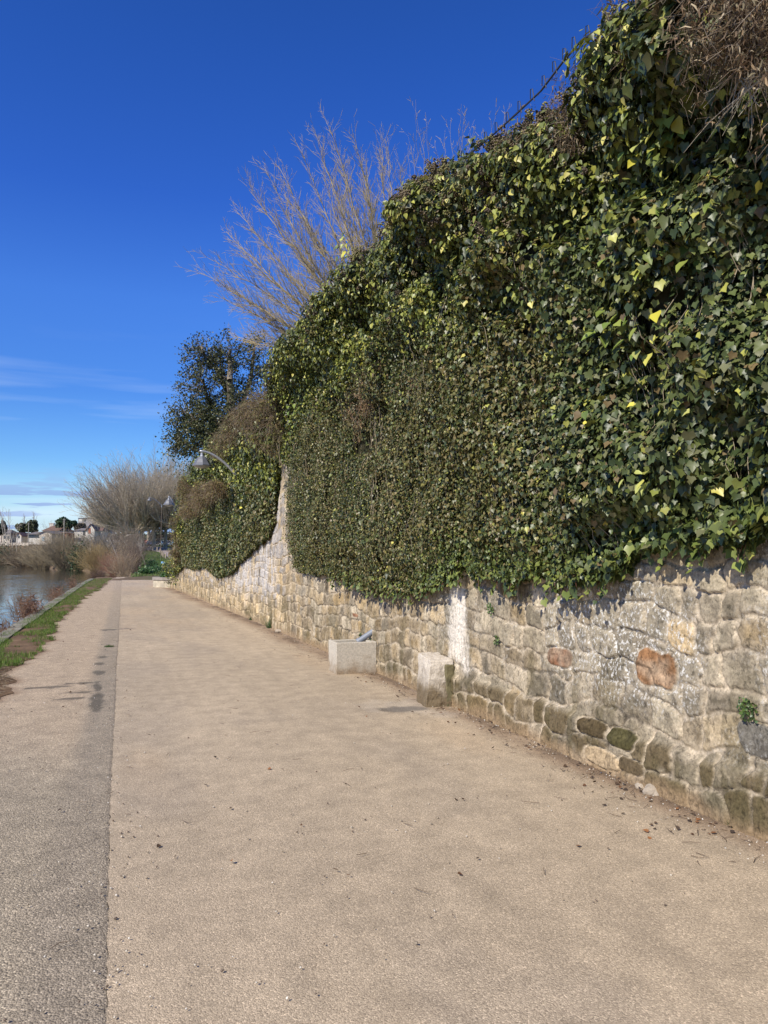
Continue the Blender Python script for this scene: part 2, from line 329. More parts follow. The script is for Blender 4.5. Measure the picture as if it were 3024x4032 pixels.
dw = wallx(Y)-X; e = .16+.34*fbm(Y*.9, Y*0, 51)*np.interp(Y, [3, 12, 20], [.8, 1.3, 1.9])
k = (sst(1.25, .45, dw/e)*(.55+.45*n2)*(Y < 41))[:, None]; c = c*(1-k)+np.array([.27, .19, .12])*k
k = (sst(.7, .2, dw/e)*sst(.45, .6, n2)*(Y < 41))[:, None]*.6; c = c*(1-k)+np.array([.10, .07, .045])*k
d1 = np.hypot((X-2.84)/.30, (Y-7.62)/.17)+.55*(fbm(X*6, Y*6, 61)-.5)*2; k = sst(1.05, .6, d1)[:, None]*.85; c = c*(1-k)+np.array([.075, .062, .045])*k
d1 = np.hypot((X-3.0)/.62, (Y-7.9)/1.0)+.5*(fbm(X*5, Y*5, 66)-.5)*2; k = (sst(1., .6, d1)*sst(.42, .6, n2))[:, None]*.22; c = c*(1-k)+np.array([.5, .45, .38])*k
d1 = np.hypot((X-.12)/.24, (Y-17.9)/.17)+.5*(fbm(X*9, Y*9, 67)-.5)*2; k = sst(1.05, .75, d1)[:, None]*.55; c = c*(1-k)+np.array([.13, .10, .085])*k
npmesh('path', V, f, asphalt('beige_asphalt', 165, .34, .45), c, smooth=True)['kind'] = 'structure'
def pl(U, Y):
    X = vergex(Y)+U*(seamx(Y)-vergex(Y)); s = sst(.02, 0, seamx(Y)-X)
    return np.stack([X, Y, .001+hgt(X, Y)*.9-.003*s], -1)
V, f = grid(np.concatenate([np.linspace(0, .93, 50), np.linspace(.94, 1, 14)]), YL, pl)
X, Y = V[:, 0], V[:, 1]; n = fbm(X*1.1, Y*.45, 71, 5); n2 = fbm(X*3, Y*2, 77)
c = np.array([[.34, .282, .195]])*(.85+.35*n[:, None]); dust = sst(4.5, 10, Y+4.0*(n-.5))*.9
dust = np.maximum(dust, .65*sst(.5, .64, fbm(X*1.3, Y*.6, 79))*sst(-.35, -.8, X)); band = sst(-.42, -.25, X+.12*(n2-.5)); dust = dust*(1-band*np.interp(Y, [0, 10, 26, 45], [.95, .85, .45, .15]))
k = dust[:, None]; c = c*(1-k)+np.array([.44, .34, .225])*(.92+.16*n2[:, None])*k
k = (band*np.interp(Y, [0, 12, 30], [.5, .4, .15])*(.5+n))[:, None]; c = c*(1-np.clip(k, 0, 1))+np.array([.235, .195, .145])*np.clip(k, 0, 1)
for (xa, ya, rx, ry, s) in [(-.23, 9.1, .07, .55, 0), (-.25, 10.2, .06, .35, 1), (-.42, 9.8, .22, .10, 2), (-.5, 9.4, .20, .08, 3), (-.45, 10.5, .26, .09, 4), (-.26, 11.4, .08, .22, 5), (-.27, 12.3, .08, .16, 6), (-.28, 13.1, .09, .14, 7), (-.85, 10.3, .3, .10, 8), (-.26, 17.9, .22, .16, 9)]:
    d1 = np.hypot((X-xa)/rx, (Y-ya)/ry)+.8*(fbm(X*10, Y*5, 81+s)-.5)*2; k = sst(1.05, .7, d1)[:, None]*.75; c = c*(1-k)+np.array([.085, .075, .055])*k
k = sst(.22, .0, X-vergex(Y)+.1*(n2-.5))[:, None]*.7; c = c*(1-k)+np.array([.24, .15, .085])*k
npmesh('old_path_strip', V, f, asphalt('weathered_asphalt', 125, .46, .7), c, smooth=True)['kind'] = 'structure'
# soil under the verge
def pv(U, Y):
    a = shorex(Y)+.2; b_ = vergex(Y)+.05; X = a+U*(b_-a); return np.stack([X, Y, .012*sst(0, .3, U)*sst(1, .8, U)+.006+.02*fbm(X*3, Y*3, 8)*sst(1, .85, U)], -1)
V, f = grid(np.linspace(0, 1, 14), np.arange(-8, 62, .12), pv); n = fbm(V[:, 0]*3, V[:, 1]*3, 90)
npmesh('verge_soil', V, f, vcmat('verge_earth', .95, .1, fine=.4, fscale=20., bump=.5, bdist=.02), np.array([[.16, .105, .06]])*(.5+n[:, None]), smooth=True)['kind'] = 'structure'
def blades(P, h, col, lean=.5, wd=.006):
    n = len(P); a = RNG.uniform(0, 2*math.pi, n); l = RNG.uniform(0, lean, n); h = h*RNG.uniform(.5, 1.3, n)
    ln = np.stack([np.cos(a)*l, np.sin(a)*l, np.ones(n)], -1); ln /= np.linalg.norm(ln, axis=1, keepdims=True); sd = np.stack([-np.sin(a), np.cos(a), 0*a], -1)*(wd*RNG.uniform(.7, 1.4, n))[:, None]
    V = np.stack([P-sd, P+sd, P+ln*h[:, None]+np.stack([np.cos(a)*l, np.sin(a)*l, -l*.3], -1)*h[:, None]*.5], 1).reshape(-1, 3)
    return V, np.arange(3*n).reshape(-1, 3), np.repeat(col, 3, 0)
GP = [[.10, .19, .02], [.16, .24, .035], [.06, .12, .018], [.33, .30, .14]]
n = 42000; Y = np.exp(RNG.uniform(math.log(10.), math.log(58), n)); u = RNG.random(n); X = shorex(Y)+.04+u*(vergex(Y)+.05-shorex(Y)-.04)
den = fbm(X*2.5, Y*1.2, 95); kp = (den > .36+.5*sst(12.8, 11.0, Y)) & (Y > 10.4); X, Y, u = X[kp], Y[kp], u[kp]
P = np.stack([X, Y, 0*X+.01], -1); V, f, t = blades(P, .075*(.6+.9*fbm(X*3, Y*3, 3)), pick(GP, [5, 4, 3, .5], len(P)), .8, .004+.00035*0)
V2 = V; o = npmesh('verge_grass', V2, f, vcmat('grass_blades', .6, .3, .25), t); tag(o, 'short bright green grass along the river kerb', 'grass', kind='stuff')
# grass on the slope beyond the path
n = 26000; D = np.exp(RNG.uniform(math.log(56), math.log(190), n)); px = RNG.uniform(520, 700, n); X = RT[0]*(px-CX)/F*D+FH[0]*D; Y = RT[1]*(px-CX)/F*D+FH[1]*D
kp = (X-shorex(Y) > 1.5) & (D > np.interp(px, [520, 620, 700], [57, 60, 60])); X, Y, D = X[kp], Y[kp], D[kp]; P = np.stack([X, Y, groundz(X, Y)], -1)
V, f, t = blades(P, .10+.22*fbm(X*.4, Y*.4, 13), pick([[.12, .19, .04], [.08, .14, .03], [.20, .22, .08], [.25, .21, .12]], [5, 4, 3, 1], len(P)), .8, .03)
tag(npmesh('slope_grass', V, f, _mc['grass_blades'], t), 'rough green grass covering the bank beyond the end of the path', 'grass', kind='stuff')
# road that comes down from the car park
q = MB(); pts = [(640, 2205, 110), (668, 2190, 135), (640, 2166, 192), (660, 2158, 205)]
cl = [(790, 2235, 70, 5), (776, 2212, 88, 5), (747, 2188, 120, 6), (700, 2170, 165, 6), (660, 2160, 194, 9), (600, 2156, 206, 9), (520, 2155, 210, 9), (430, 2156, 214, 9)]
pp = []
for i, (px, py, D, wd) in enumerate(cl):
    p = wp(px, py, D); pp.append((p[0], p[1], wd))
Vr = []
for i, (x, y, wd) in enumerate(pp):
    a = pp[max(i-1, 0)]; b_ = pp[min(i+1, len(pp)-1)]; d = np.array([b_[0]-a[0], b_[1]-a[1]]); d /= np.linalg.norm(d); nn = np.array([-d[1], d[0]])
    for s in (-1, -.33, .33, 1):
        X, Y = x+nn[0]*s*wd/2, y+nn[1]*s*wd/2; Vr.append((X, Y, float(groundz(X, Y))+.16))
fr = [(i*4+j, i*4+j+1, (i+1)*4+j+1, (i+1)*4+j) for i in range(len(pp)-1) for j in range(3)]
q.add(Vr, fr); q.build('road', mat('road_asphalt', (.33, .27, .23), .9, .15, 1.))['kind'] = 'structure'
# ------------------------------------------------------------------ stone wall
rw = np.random.default_rng(5)
cz = [-.35]
while cz[-1] < 6.8: cz.append(cz[-1]+rw.uniform(.16, .31))
cz = np.array(cz); CB = []
for _ in cz:
    b_ = [-8.]
    while b_[-1] < 62: b_.append(b_[-1]+rw.choice([rw.uniform(.12, .19), rw.uniform(.2, .32), rw.uniform(.30, .46)], p=[.25, .5, .25]))
    CB.append(np.array(b_))
HID = rw.random((64, 512))
def stones(Y, Z):
    wy = Y+.30*(fbm(Y*1.4, Z*2.2, 101)-.5)+.09*(fbm(Y*7, Z*7, 102)-.5); wz = Z+.34*(fbm(Y*1.0, Z*.7, 103)-.5)+.10*(fbm(Y*5, Z*5, 104)-.5)
    ci = np.clip(np.searchsorted(cz, wz)-1, 0, len(cz)-2); dz = np.minimum(wz-cz[ci], cz[ci+1]-wz); dx = np.zeros_like(Y); si = np.zeros(Y.shape, int)
    for c in np.unique(ci):
        mk_ = ci == c; b_ = CB[c]; j = np.clip(np.searchsorted(b_, wy[mk_])-1, 0, len(b_)-2); dx[mk_] = np.minimum(wy[mk_]-b_[j], b_[j+1]-wy[mk_]); si[mk_] = j
    r = .045; d = np.where((dx < r) & (dz < r), r-np.hypot(r-dx, r-dz), np.minimum(dx, dz))
    return d, HID[ci % 64, si % 512], HID[(ci+17) % 64, (si+91) % 512], HID[(ci+31) % 64, (si+211) % 512]
def ov(Y, Z, cy, cz_, ry, rz, s):
    return np.abs((Y-cy)/ry)**3+np.abs((Z-cz_)/rz)**3+.75*(fbm(Y*7, Z*7, s)-.5)*2
def wcol(px0, py0, px1, py1):
    a = wallp(px0, py0); b_ = wallp(px1, py1); return (a[1]+b_[1])/2, (a[2]+b_[2])/2, abs(a[1]-b_[1])/2, abs(a[2]-b_[2])/2
OV = [((2152, 2540, 2250, 2640), (.235, .12, .07)), ((2505, 2546, 2660, 2722), (.30, .165, .085)), ((2300, 2818, 2400, 2915), (.085, .065, .035)), ((2410, 2855, 2515, 2965), (.075, .07, .03)),
      ((2335, 2925, 2460, 3045), (.50, .40, .27)), ((2460, 2965, 2560, 3065), (.13, .10, .06)), ((2905, 2830, 3060, 3000), (.17, .165, .15)), ((1515, 2375, 1535, 2420), (.13, .12, .12)), ((1388, 2414, 1408, 2432), (.33, .17, .10))]
OVP = [(wcol(*o[0]), np.array(o[1])) for o in OV]
def wallsurf(Y, Z):
    d, h1, h2, h3 = stones(Y, Z); plinth = sst(.37, .31, Z+.10*(fbm(Y*1.3, Z*0, 170)-.5)*2)*sst(9.5, 8.0, Y); mask = sst(.004, .02, d)
    big = fbm(Y*.35, Z*.5, 110); streak = fbm(Y*7, Z*.6, 111, 3); fn = fbm(Y*14, Z*14, 112, 4); md = fbm(Y*3, Z*3, 113)
    near = sst(9.5, 5.5, Y+1.5*(big-.5)); far = sst(13, 17, Y)
    grey = np.array([.29, .26, .20]); beige = np.array([.40, .325, .215]); ochre = np.array([.44, .335, .19]); pale = np.array([.46, .41, .32]); lil = np.array([.34, .325, .32])
    def mix(a, b_, t): t = t[..., None]; return a*(1-t)+b_*t
    c = mix(beige, ochre, sst(.62, .68, h1)); c = mix(c, pale, sst(.24, .2, h1)); c = mix(c, np.array([.20, .17, .125]), sst(.80, .84, h1)*.9); c = mix(c, grey, np.clip(near*sst(.25, .5, h2+.25*sst(6.5, 4., Y))+sst(.78, .85, h2)*.6, 0, 1)); 
    c = mix(c, lil, far*sst(.5, .8, h2+.35*sst(.5, 1.3, Z)*sst(24, 18, Y))*.9); c = mix(c, ochre*1.12, far*sst(.85, .35, Z+.5*(streak-.5))*.75)
    c = c*(.52+.90*h3)[..., None]
    off = np.zeros_like(Y); mask0 = mask.copy()
    for (cy, cz_, ry, rz), col in OVP:
        v = ov(Y, Z, cy, cz_, ry, rz, 120); inn = sst(1.15, .85, v); ring = sst(1.9, 1.3, v)
        mask = mask*(1-ring)+ring*inn; c = mix(c, col*(.45+1.1*fbm(Y*11, Z*11, 175)[..., None]), inn)
    mort = mix(np.array([.37, .325, .26]), np.array([.43, .345, .23]), far); mort = mort*(1.0+.4*md[..., None])
    # pointing smeared over the stone edges
    sm = sst(.35, .62, fbm(Y*4, Z*4, 131)); mk2 = np.clip(mask*(1-.45*sm*sst(.09, .02, d)), 0, 1)
    c = mort*(1-mk2[..., None])+c*mk2[..., None]
    crk = sst(.012, .003, d)*sst(.5, .62, fbm(Y*2.5, Z*2.5, 137)); c = c*(1-.6*crk)[..., None]; c = c*(.62+.76*fbm(Y*22, Z*16, 138, 3))[..., None]*(.8+.4*fbm(Y*6, Z*6, 139))[..., None]
    # vertical weather streaks
    c = c*(.82+.36*streak)[..., None]
    # white lichen on the near, upper stones
    rust = np.zeros_like(Y)
    for (cy, cz_, ry, rz), col in OVP[:2]: rust = np.maximum(rust, sst(1.2, .9, ov(Y, Z, cy, cz_, ry, rz, 120)))
    li = (1-rust)*sst(.34, .60, fbm(Y*1.7, Z*1.7, 141)+.12*near*sst(.5, 1.2, Z))*near*sst(.3, .75, Z+.3*(md-.5))*.85; wallsurf.li = li; c = mix(c, np.array([.45, .43, .38]), li*.25)
    cr_ = sst(.55, .68, fbm(Y*4.5, Z*6, 143, 5))*sst(1.0, .35, Z+.3*(big-.5)); c = mix(c, np.array([.56, .49, .38]), cr_*.45)
    c = mix(c, np.array([.13, .10, .055]), plinth*mask*sst(.38, .46, .55*h3+.45*fbm(Y*3, Z*4, 172, 4))*.85)
    # moss and damp at the foot
    mo = sst(.50, .64, fbm(Y*4, Z*3, 150, 4))*sst(.75, .15, Z+.2*(streak-.5)); c = mix(c, np.array([.085, .075, .035]), mo*.45*(.3+.7*mask))
    mo = sst(.56, .66, fbm(Y*9, Z*1.8, 153, 3))*sst(1.2, .5, Z); c = mix(c, np.array([.11, .095, .05]), mo*.5)
    c = mix(c, np.array([.34, .25, .16]), sst(.16, .02, Z+.14*(md-.5))*.75)
    for (cy, cz_, ry, rz), col in OVP[2:7]:
        inn = sst(1.15, .85, ov(Y, Z, cy, cz_, ry, rz, 120)); c = mix(c, col*(.5+1.0*fbm(Y*11, Z*11, 175)[..., None]), inn*.9)
    # lime run-off
    ly = wallp(1800, 2560)[1]; wd = .25+.12*np.clip(1.0-Z, 0, 1)+.22*(streak-.5)+.12*(fn-.5); li = sst(wd+.09, wd-.07, np.abs(Y-ly-.10*(Z-.9)))*sst(.36, .50, Z+.2*(md-.5)); li = li*(.55+.45*sst(.3, .55, fbm(Y*22, Z*3.5, 171, 4))); c = mix(c, np.array([.78, .75, .70])*(.74+.44*streak[..., None]), li*.93)
    # lilac-white calcite on the bare patch
    cal = sst(.36, .6, fbm(Y*9, Z*2.5, 160, 4))*sst(16.2, 17.2, Y)*sst(24., 21, Y)*sst(.5, 1.0, Z); c = mix(c, np.array([.57, .55, .54]), cal*.75)
    dep = plinth*.045+mask*(.009+.013*h2*h2+.006*h3)+.022*(md-.5)+.020*(fn-.5)*(.4+.6*mask)+.010*(fbm(Y*30, Z*30, 113, 2)-.5); dep = dep*(1-.6*li)+.012*li
    c = c*(np.array([.90, .85, .755])*(1-far[..., None])+np.array([1., .97, .9])*far[..., None])
    return dep, c
YW = np.concatenate([np.arange(-4, 2.6, .06), ylines(2.6, 8, .0021, .009)[:-1], ylines(8, 40.4, .0028, .018)]); YW[-1] = 40.4
ZW = np.concatenate([np.arange(-.08, 1.95, .0098), np.arange(1.95, 4.6, .035), np.arange(4.6, 5.75, .15)])
def wtop(y): return np.minimum(5.62, np.interp(y, [-4, 7.8, 9.5, 14.5, 31, 34, 36.5, 39, 40.5], [4.8, 4.8, 5.2, 5.3, 5.2, 4.6, 3.8, 2.4, 1.2]))
def wsf(Yg, Zg):
    Zg = np.minimum(Zg, wtop(Yg))
    dep, c = wallsurf(Yg, Zg); wsf.c = c.reshape(-1, 3); wsf.li = wallsurf.li.reshape(-1); return np.stack([wallx(Yg)-dep+.012*Zg, Yg, Zg], -1)
V, f = grid(YW, ZW, wsf); f = f[:, ::-1]
wallE = empty('stone_wall', (3.4, 10, 0), 'long rubble stone retaining wall beside the path, mostly hidden under ivy', 'wall')
wo = npmesh('wall_face', V, f, vcmat('rubble_stone', .92, .15, fine=.38, fscale=55, bump=.8, bdist=.006), wsf.c, wallE, smooth=True, local=False)
a_ = wo.data.color_attributes.new('lichen', 'FLOAT_COLOR', 'POINT'); a_.data.foreach_set('color', np.repeat(wsf.li[:, None], 4, 1).astype(np.float32).ravel())
_m = wo.data.materials[0]; nt = _m.node_tree; L = nt.links; b = nt.nodes['Principled BSDF']; src = b.inputs['Base Color'].links[0].from_socket
tc = N(nt, 'ShaderNodeTexCoord'); mp = N(nt, 'ShaderNodeMapping'); mp.inputs['Scale'].default_value = (1, 1, .8); L.new(tc.outputs['Object'], mp.inputs[0])
def nz(sc, det, ro, lo, hi, a=0., b_=1.):
    n_ = N(nt, 'ShaderNodeTexNoise'); n_.inputs['Scale'].default_value = sc; n_.inputs['Detail'].default_value = det; n_.inputs['Roughness'].default_value = ro; L.new(mp.outputs[0], n_.inputs['Vector'])
    r_ = N(nt, 'ShaderNodeMapRange', interpolation_type='SMOOTHSTEP'); r_.inputs['From Min'].default_value = lo; r_.inputs['From Max'].default_value = hi; r_.inputs['To Min'].default_value = a; r_.inputs['To Max'].default_value = b_; L.new(n_.outputs['Fac'], r_.inputs['Value']); return r_.outputs[0]
at = N(nt, 'ShaderNodeAttribute', attribute_name='lichen'); mu = N(nt, 'ShaderNodeMath', operation='MULTIPLY'); L.new(at.outputs['Fac'], mu.inputs[0]); L.new(nz(38, 12, .72, .535, .58), mu.inputs[1])
mx = N(nt, 'ShaderNodeMix', data_type='RGBA'); L.new(mu.outputs[0], mx.inputs[0]); L.new(src, mx.inputs[6]); mx.inputs[7].default_value = (.68, .67, .62, 1)
dk = N(nt, 'ShaderNodeVectorMath', operation='SCALE'); L.new(mx.outputs[2], dk.inputs[0]); L.new(nz(24, 12, .75, .36, .50, .42, 1.), dk.inputs['Scale']); L.new(dk.outputs[0], b.inputs['Base Color'])
bk = MB()
for a in np.arange(-4, 40.3, 1.11):
    b_ = min(a+1.11, 40.38); xa, xb = float(wallx(a)), float(wallx(b_)); ta, tb = float(wtop(a)), float(wtop(b_))
    bk.add([(xa+.12, a, -.1), (xa+.7, a, -.1), (xb+.7, b_, -.1), (xb+.12, b_, -.1), (xa+.12, a, ta), (xa+.7, a, ta), (xb+.7, b_, tb), (xb+.12, b_, tb)], [(4, 5, 6, 7), (2, 1, 5, 6), (3, 2, 6, 7), (0, 3, 7, 4), (1, 0, 4, 5)])
bk.v = [(x-3.4, y-10, z) for x, y, z in bk.v]
bk.add([(wallx(40.4)-3.4-.01, 30.4, -.1), (18, 33, -.1), (18, 33, 1.25), (wallx(40.4)-3.4-.01, 30.4, 1.25)], [(0, 1, 2, 3)])
bk.build('wall_core', mat('core_stone', (.33, .28, .2), .9, .3, 3., .5), wallE)
# terrace of earth retained by the wall
q = MB(); q.add([(float(wallx(-4))+.7, -4, 5.45), (40, -4, 5.8), (40, 33, 5.8), (float(wallx(33.))+.6, 33., 5.0), (40, 43.5, 1.2), (float(wallx(40.3))+.5, 40.35, 1.15)], [(0, 1, 2, 3), (3, 2, 4, 5)])
q.build('terrace', mat('terrace_earth', (.10, .10, .05), .95, .3, 1.))['kind'] = 'structure'
# ------------------------------------------------------------------ ivy
_sil = [wallp(*p, .48) for p in [(2700, -260), (2442, -20), (2297, 60), (2230, 215), (2169, 320), (1960, 510), (1823, 595), (1700, 650), (1604, 690), (1385, 955), (1303, 1080), (1167, 1235), (1110, 1330)]]
_sil += [wallp(*p, .34) for p in [(1085, 1560), (1040, 1590), (948, 1610), (880, 1665), (820, 1735), (760, 1805), (729, 1865), (702, 1990), (690, 2080), (682, 2180)]]
_sil = sorted([(p[1], p[2]-.16-.22*math.exp(-((p[1]-10.5)/2.6)**2)) for p in _sil]); TZ_Y = np.array([-4]+[p[0] for p in _sil]+[42]); TZ_Z = np.array([6.]+[p[1] for p in _sil]+[1.2])
def ztop(y): return np.interp(y, TZ_Y, TZ_Z)+.30*(fbm(y*1.3, y*0, 201)-.5)+.12*(fbm(y*5, y*0, 202)-.5)
bpx = [(-400, 2160), (3024, 2175), (2850, 2195), (2690, 2220), (2560, 2225), (2470, 2210), (2440, 2300), (2330, 2345), (2200, 2350), (2080, 2325), (1960, 2340), (1880, 2310), (1800, 2285), (1740, 2340), (1640, 2375), (1500, 2360), (1400, 2330), (1250, 2290), (1130, 2262), (1085, 2200)]
bp_ = [wallp(a, b_, .12) for a, b_ in bpx[1:]]
ZB_Y = np.array([-4]+[p[1] for p in bp_]); ZB_Z = np.array([1.75]+[p[2] for p in bp_])
fpx = [(1085, 1745), (1060, 2000), (1045, 2070), (1010, 2100), (975, 2135), (930, 2180), (900, 2230), (850, 2240), (800, 2205), (760, 2215), (715, 2205), (690, 2235)]
fp_ = [wallp(a, b_, .15) for a, b_ in fpx]
o_ = np.argsort(ZB_Y); ZB_Y, ZB_Z = ZB_Y[o_], ZB_Z[o_]+.13
FB = np.array(sorted([(p[1], p[2]-.22) for p in fp_]))
YSPLIT = 15.1
def zbot(y):
    a = np.interp(y, ZB_Y, ZB_Z); b_ = np.interp(y, FB[:, 0], FB[:, 1])
    return np.where(y < YSPLIT, a, b_)+.16*(fbm(y*3.5, y*0, 205)-.5)+.10*(vn(y*19, y*0, 206)-.5)
HOL = [(2850, 520, .7, .30), (2600, 640, .45, .22), (2360, 560, .4, .25), (2560, 1540, .35, .32), (1700, 1040, .55, .40), (1930, 880, .6, .30), (2320, 830, .5, .22), (1440, 1720, .6, .5), (1500, 1240, .7, .28), (2440, 2110, .4, .16), (1350, 1150, .8, .25), (1290, 1500, .7, .3), (2990, 1000, .3, .4), (2050, 1180, .3, .25), (2700, 1150, .25, .25), (1620, 880, .4, .2), (2820, 1700, .25, .2), (2150, 1900, .25, .5), (1790, 2000, .3, .6)]
HOLP = [(wallp(a, b_, .3)[1], wallp(a, b_, .3)[2], ry, rz) for a, b_, ry, rz in HOL]
def hollow(y, z):
    h = 0*y; o = 0*y; w1 = .35*(fbm(y*3, z*3, 250)-.5)*2
    for cy, cz_, ry, rz in HOLP:
        d = np.hypot((y-cy)/ry, (z-cz_)/rz)+w1; h = np.maximum(h, sst(1.25, .55, d)); o = np.maximum(o, np.exp(-((y-cy)/(ry*1.1))**2-((z-cz_-rz*1.7)/(rz*.8))**2))
    return h, o
def bulge(y, z):
    t = (ztop(y)-z); up = sst(2.1, .5, t+1.0*(fbm(y*.6, z*.6, 210)-.5)); rnd = sst(0., .35, t)
    cl = fbm(y*1.1, z*1.3, 211, 3); nearz = sst(6.5, 4.5, y)
    b_ = .11+.16*fbm(y*.8+z*.25, z*.35, 212)+.07*fbm(y*4+z*.6, z*1.6, 213)+.13*(fbm(y*6+z*5.2, z*.6, 214, 3)-.25)*sst(16, 13, y)*sst(3.6, 5.5, y)+.03*fbm(y*9, z*2, 219, 2)+up*(.08+.42*sst(.3, .72, cl))+nearz*.10*sst(.35, .7, fbm(y*.9, z*.9, 215))
    b_ = b_+.20*(fbm(y*2.6, z*2.4, 216, 2)-.45)*sst(.2, .8, z-zbot(y))*sst(13, 8, y)+.12*sst(.62, .75, fbm(y*1.7, z*.5, 217))-.10*sst(.60, .70, fbm(y*2.6+z*.5, z*.45, 218))
    b_ = b_*(.55+.45*rnd); lo = sst(.0, .55, z-zbot(y)); h_, o_ = hollow(y, z); b_ = b_+.05*o_*rnd; b_ = np.maximum(b_*(.28+.72*lo)*(1-.5*h_), .05)
    return b_*np.interp(y, [12, 14.9, 15.4, 40], [1, .68, .5, .55])
def adult(y, z): return sst(1.9, 1.0, ztop(y)-z+1.1*(fbm(y*.7, z*.7, 220)-.5))
def surf(y, z, j=0.): return np.stack([wallx(y)+.012*z-bulge(y, z)-j, y, z], -1)
def surfn(y, z):
    e = .05; a = bulge(y+e, z)-bulge(y-e, z); b_ = bulge(y, z+e)-bulge(y, z-e)
    return np.stack([-np.ones_like(y), -a/(2*e)*.8*-1*-1, -b_/(2*e)*.8*-1*-1], -1)
ivyE = empty('ivy', (3.2, 8, 1.5), 'huge curtain of dark green ivy over the near stretch of the stone wall', 'ivy')
ivyF = empty('ivy', (2.8, 28, 1.2), 'ivy hanging over the far stretch of wall, beyond the bare pale strip of stone', 'ivy')
leafm = vcmat('ivy_leaf', .42, .42, .15); 
DG = [[.030, .044, .015], [.058, .076, .023], [.100, .118, .034], [.110, .112, .052], [.14, .10, .045], [.25, .25, .055], [.46, .41, .07]]
def zonecol(y, z):
    n = len(y); ad = adult(y, z)*(1-.8*sst(7.2, 5.4, y)); bz = fbm(y*.5+z*.15, z*.35, 230); nearz = sst(7, 5, y); lowf = sst(.5, .1, z-zbot(y))*sst(9, 7.5, y)
    tan = np.clip(sst(.22, .50, bz)*(.55+.9*(fbm(y*6+z*5.2, z*.6, 214, 3))), 0, 1)*(1-ad)*(1-sst(5.8, 4.4, y))
    c = pick(DG, [4.5, 4.5, 4, 3, .7, 1.1, .03], n); c = c*(.95+.65*fbm(y*1.3+z*.5, z*1.2, 233))[:, None]
    r = RNG.random(n); c = np.where((r < .10*(1-ad)*(1-nearz)+.62*tan)[:, None], pick([[.14, .122, .042], [.19, .15, .055], [.10, .108, .032], [.24, .22, .07]], [3, 2, 3, 1], n), c)
    r = RNG.random(n); ya = ad*(.26+.62*sst(.45, .65, fbm(y*1.2, z*1.2, 232))); c = np.where((r < ya)[:, None], pick([[.14, .17, .035], [.23, .26, .05], [.34, .35, .07], [.48, .43, .11]], [4, 4, 2.4, 1.2], n), c)
    r = RNG.random(n); c = np.where((r < .7*lowf)[:, None], pick([[.115, .15, .034], [.19, .215, .05], [.07, .095, .027]], [3, 2, 3], n), c)
    return c
def ivyleaves(n, y0, y1, size, tmpl, jit, adultmode=None):
    y = np.exp(RNG.uniform(math.log(y0), math.log(y1), n)) if y0 > 0 else RNG.uniform(y0, y1, n)
    zt = ztop(y); zb = zbot(y); z = zb+RNG.random(n)*(zt-zb); z = np.where(RNG.random(n) < .07, zb+np.abs(RNG.normal(0, .06, n)), z)
    gap = sst(.66, .72, fbm(y*2.2, z*2.0, 240, 3)); kp = (RNG.random(n) > np.maximum(gap*.9, .62*hollow(y, z)[0])) & (zt > zb+.05) & ((y < YSPLIT-.7*fbm(z*2.2, z*0, 242)) | (y > YSPLIT)); y, z = y[kp], z[kp]; n = len(y)
    P = surf(y, z); P[:, 0] -= RNG.normal(0, jit, n)+.01
    nm = surfn(y, z)+RNG.normal(0, .58, (n, 3)); nm[:, 2] += .45; tp = np.stack([RNG.normal(-.15, .25, n), RNG.normal(0, .45, n), -np.ones(n)], -1)
    s = size*np.exp(np.clip(RNG.normal(-.03, .27, n), -.8, .42))*(1+.3*adult(y, z))*(.78+.5*fbm(y*2.5, z*2., 244)); c = zonecol(y, z)
    V, f, k = leafmesh(P, nm, tp, s, tmpl); return V, f, np.repeat(c, k, 0)
parts = [ivyleaves(44000, 3.0, 4.9, .048, IVY, .06), ivyleaves(125000, 4.5, 7.6, .030, IVY, .05), ivyleaves(225000, 6.6, YSPLIT, .0275, TRI, .045)]
parts.append(ivyleaves(9000, 5., YSPLIT, .045, HEART, .05))
V, f, t = join(parts); npmesh('foliage', V, f, leafm, t, ivyE, local=False)
# clumps of adult shoots standing proud at the top
def sprigs(n, y0, y1, R0, nl, size, tmpl, topbias=True, yellow=1.):
    y = np.exp(RNG.uniform(math.log(y0), math.log(y1), n)); zt = ztop(y); t = np.abs(RNG.normal(0, .55, n)) if topbias else RNG.random(n)*3
    z = zt-t*.9; C = surf(y, np.minimum(z, zt)); C[:, 2] = z; C[:, 0] += np.where(t < .15, RNG.uniform(-.1, .55, n), 0); C[:, 0] -= RNG.uniform(0, .22, n)
    rr = R0*RNG.uniform(.5, 1.4, n); d = RNG.normal(0, 1, (n, nl, 3)); d[:, :, 0] -= .7; d[:, :, 2] += .3; d /= np.linalg.norm(d, axis=2, keepdims=True)
    P = C[:, None]+d*(rr[:, None, None]*RNG.uniform(.5, 1, (n, nl, 1))); P = P.reshape(-1, 3); d = d.reshape(-1, 3); m = len(P)
    nm = d+RNG.normal(0, .4, (m, 3)); nm[:, 2] += .3; nm[:, 0] -= .4; tp = d*.5+RNG.normal(0, .3, (m, 3)); tp[:, 2] -= .8
    tone = np.repeat(RNG.random(n), nl); ya = RNG.random(m) < np.clip((tone*1.15-.14)*yellow, 0, .92)
    c = np.where(ya[:, None], pick([[.14, .17, .035], [.23, .25, .05], [.36, .36, .07], [.50, .45, .12]], [5, 4, 2.6, 1.], m), pick(DG[:4], [4, 5, 4, 2], m))
    V, f, k = leafmesh(P, nm, tp, size*RNG.uniform(.7, 1.25, m), tmpl); return V, f, np.repeat(c, k, 0)
parts = [sprigs(520, 3.6, 9, .13, 22, .050, HEART), sprigs(1000, 8, YSPLIT-.2, .14, 20, .047, HEART)]
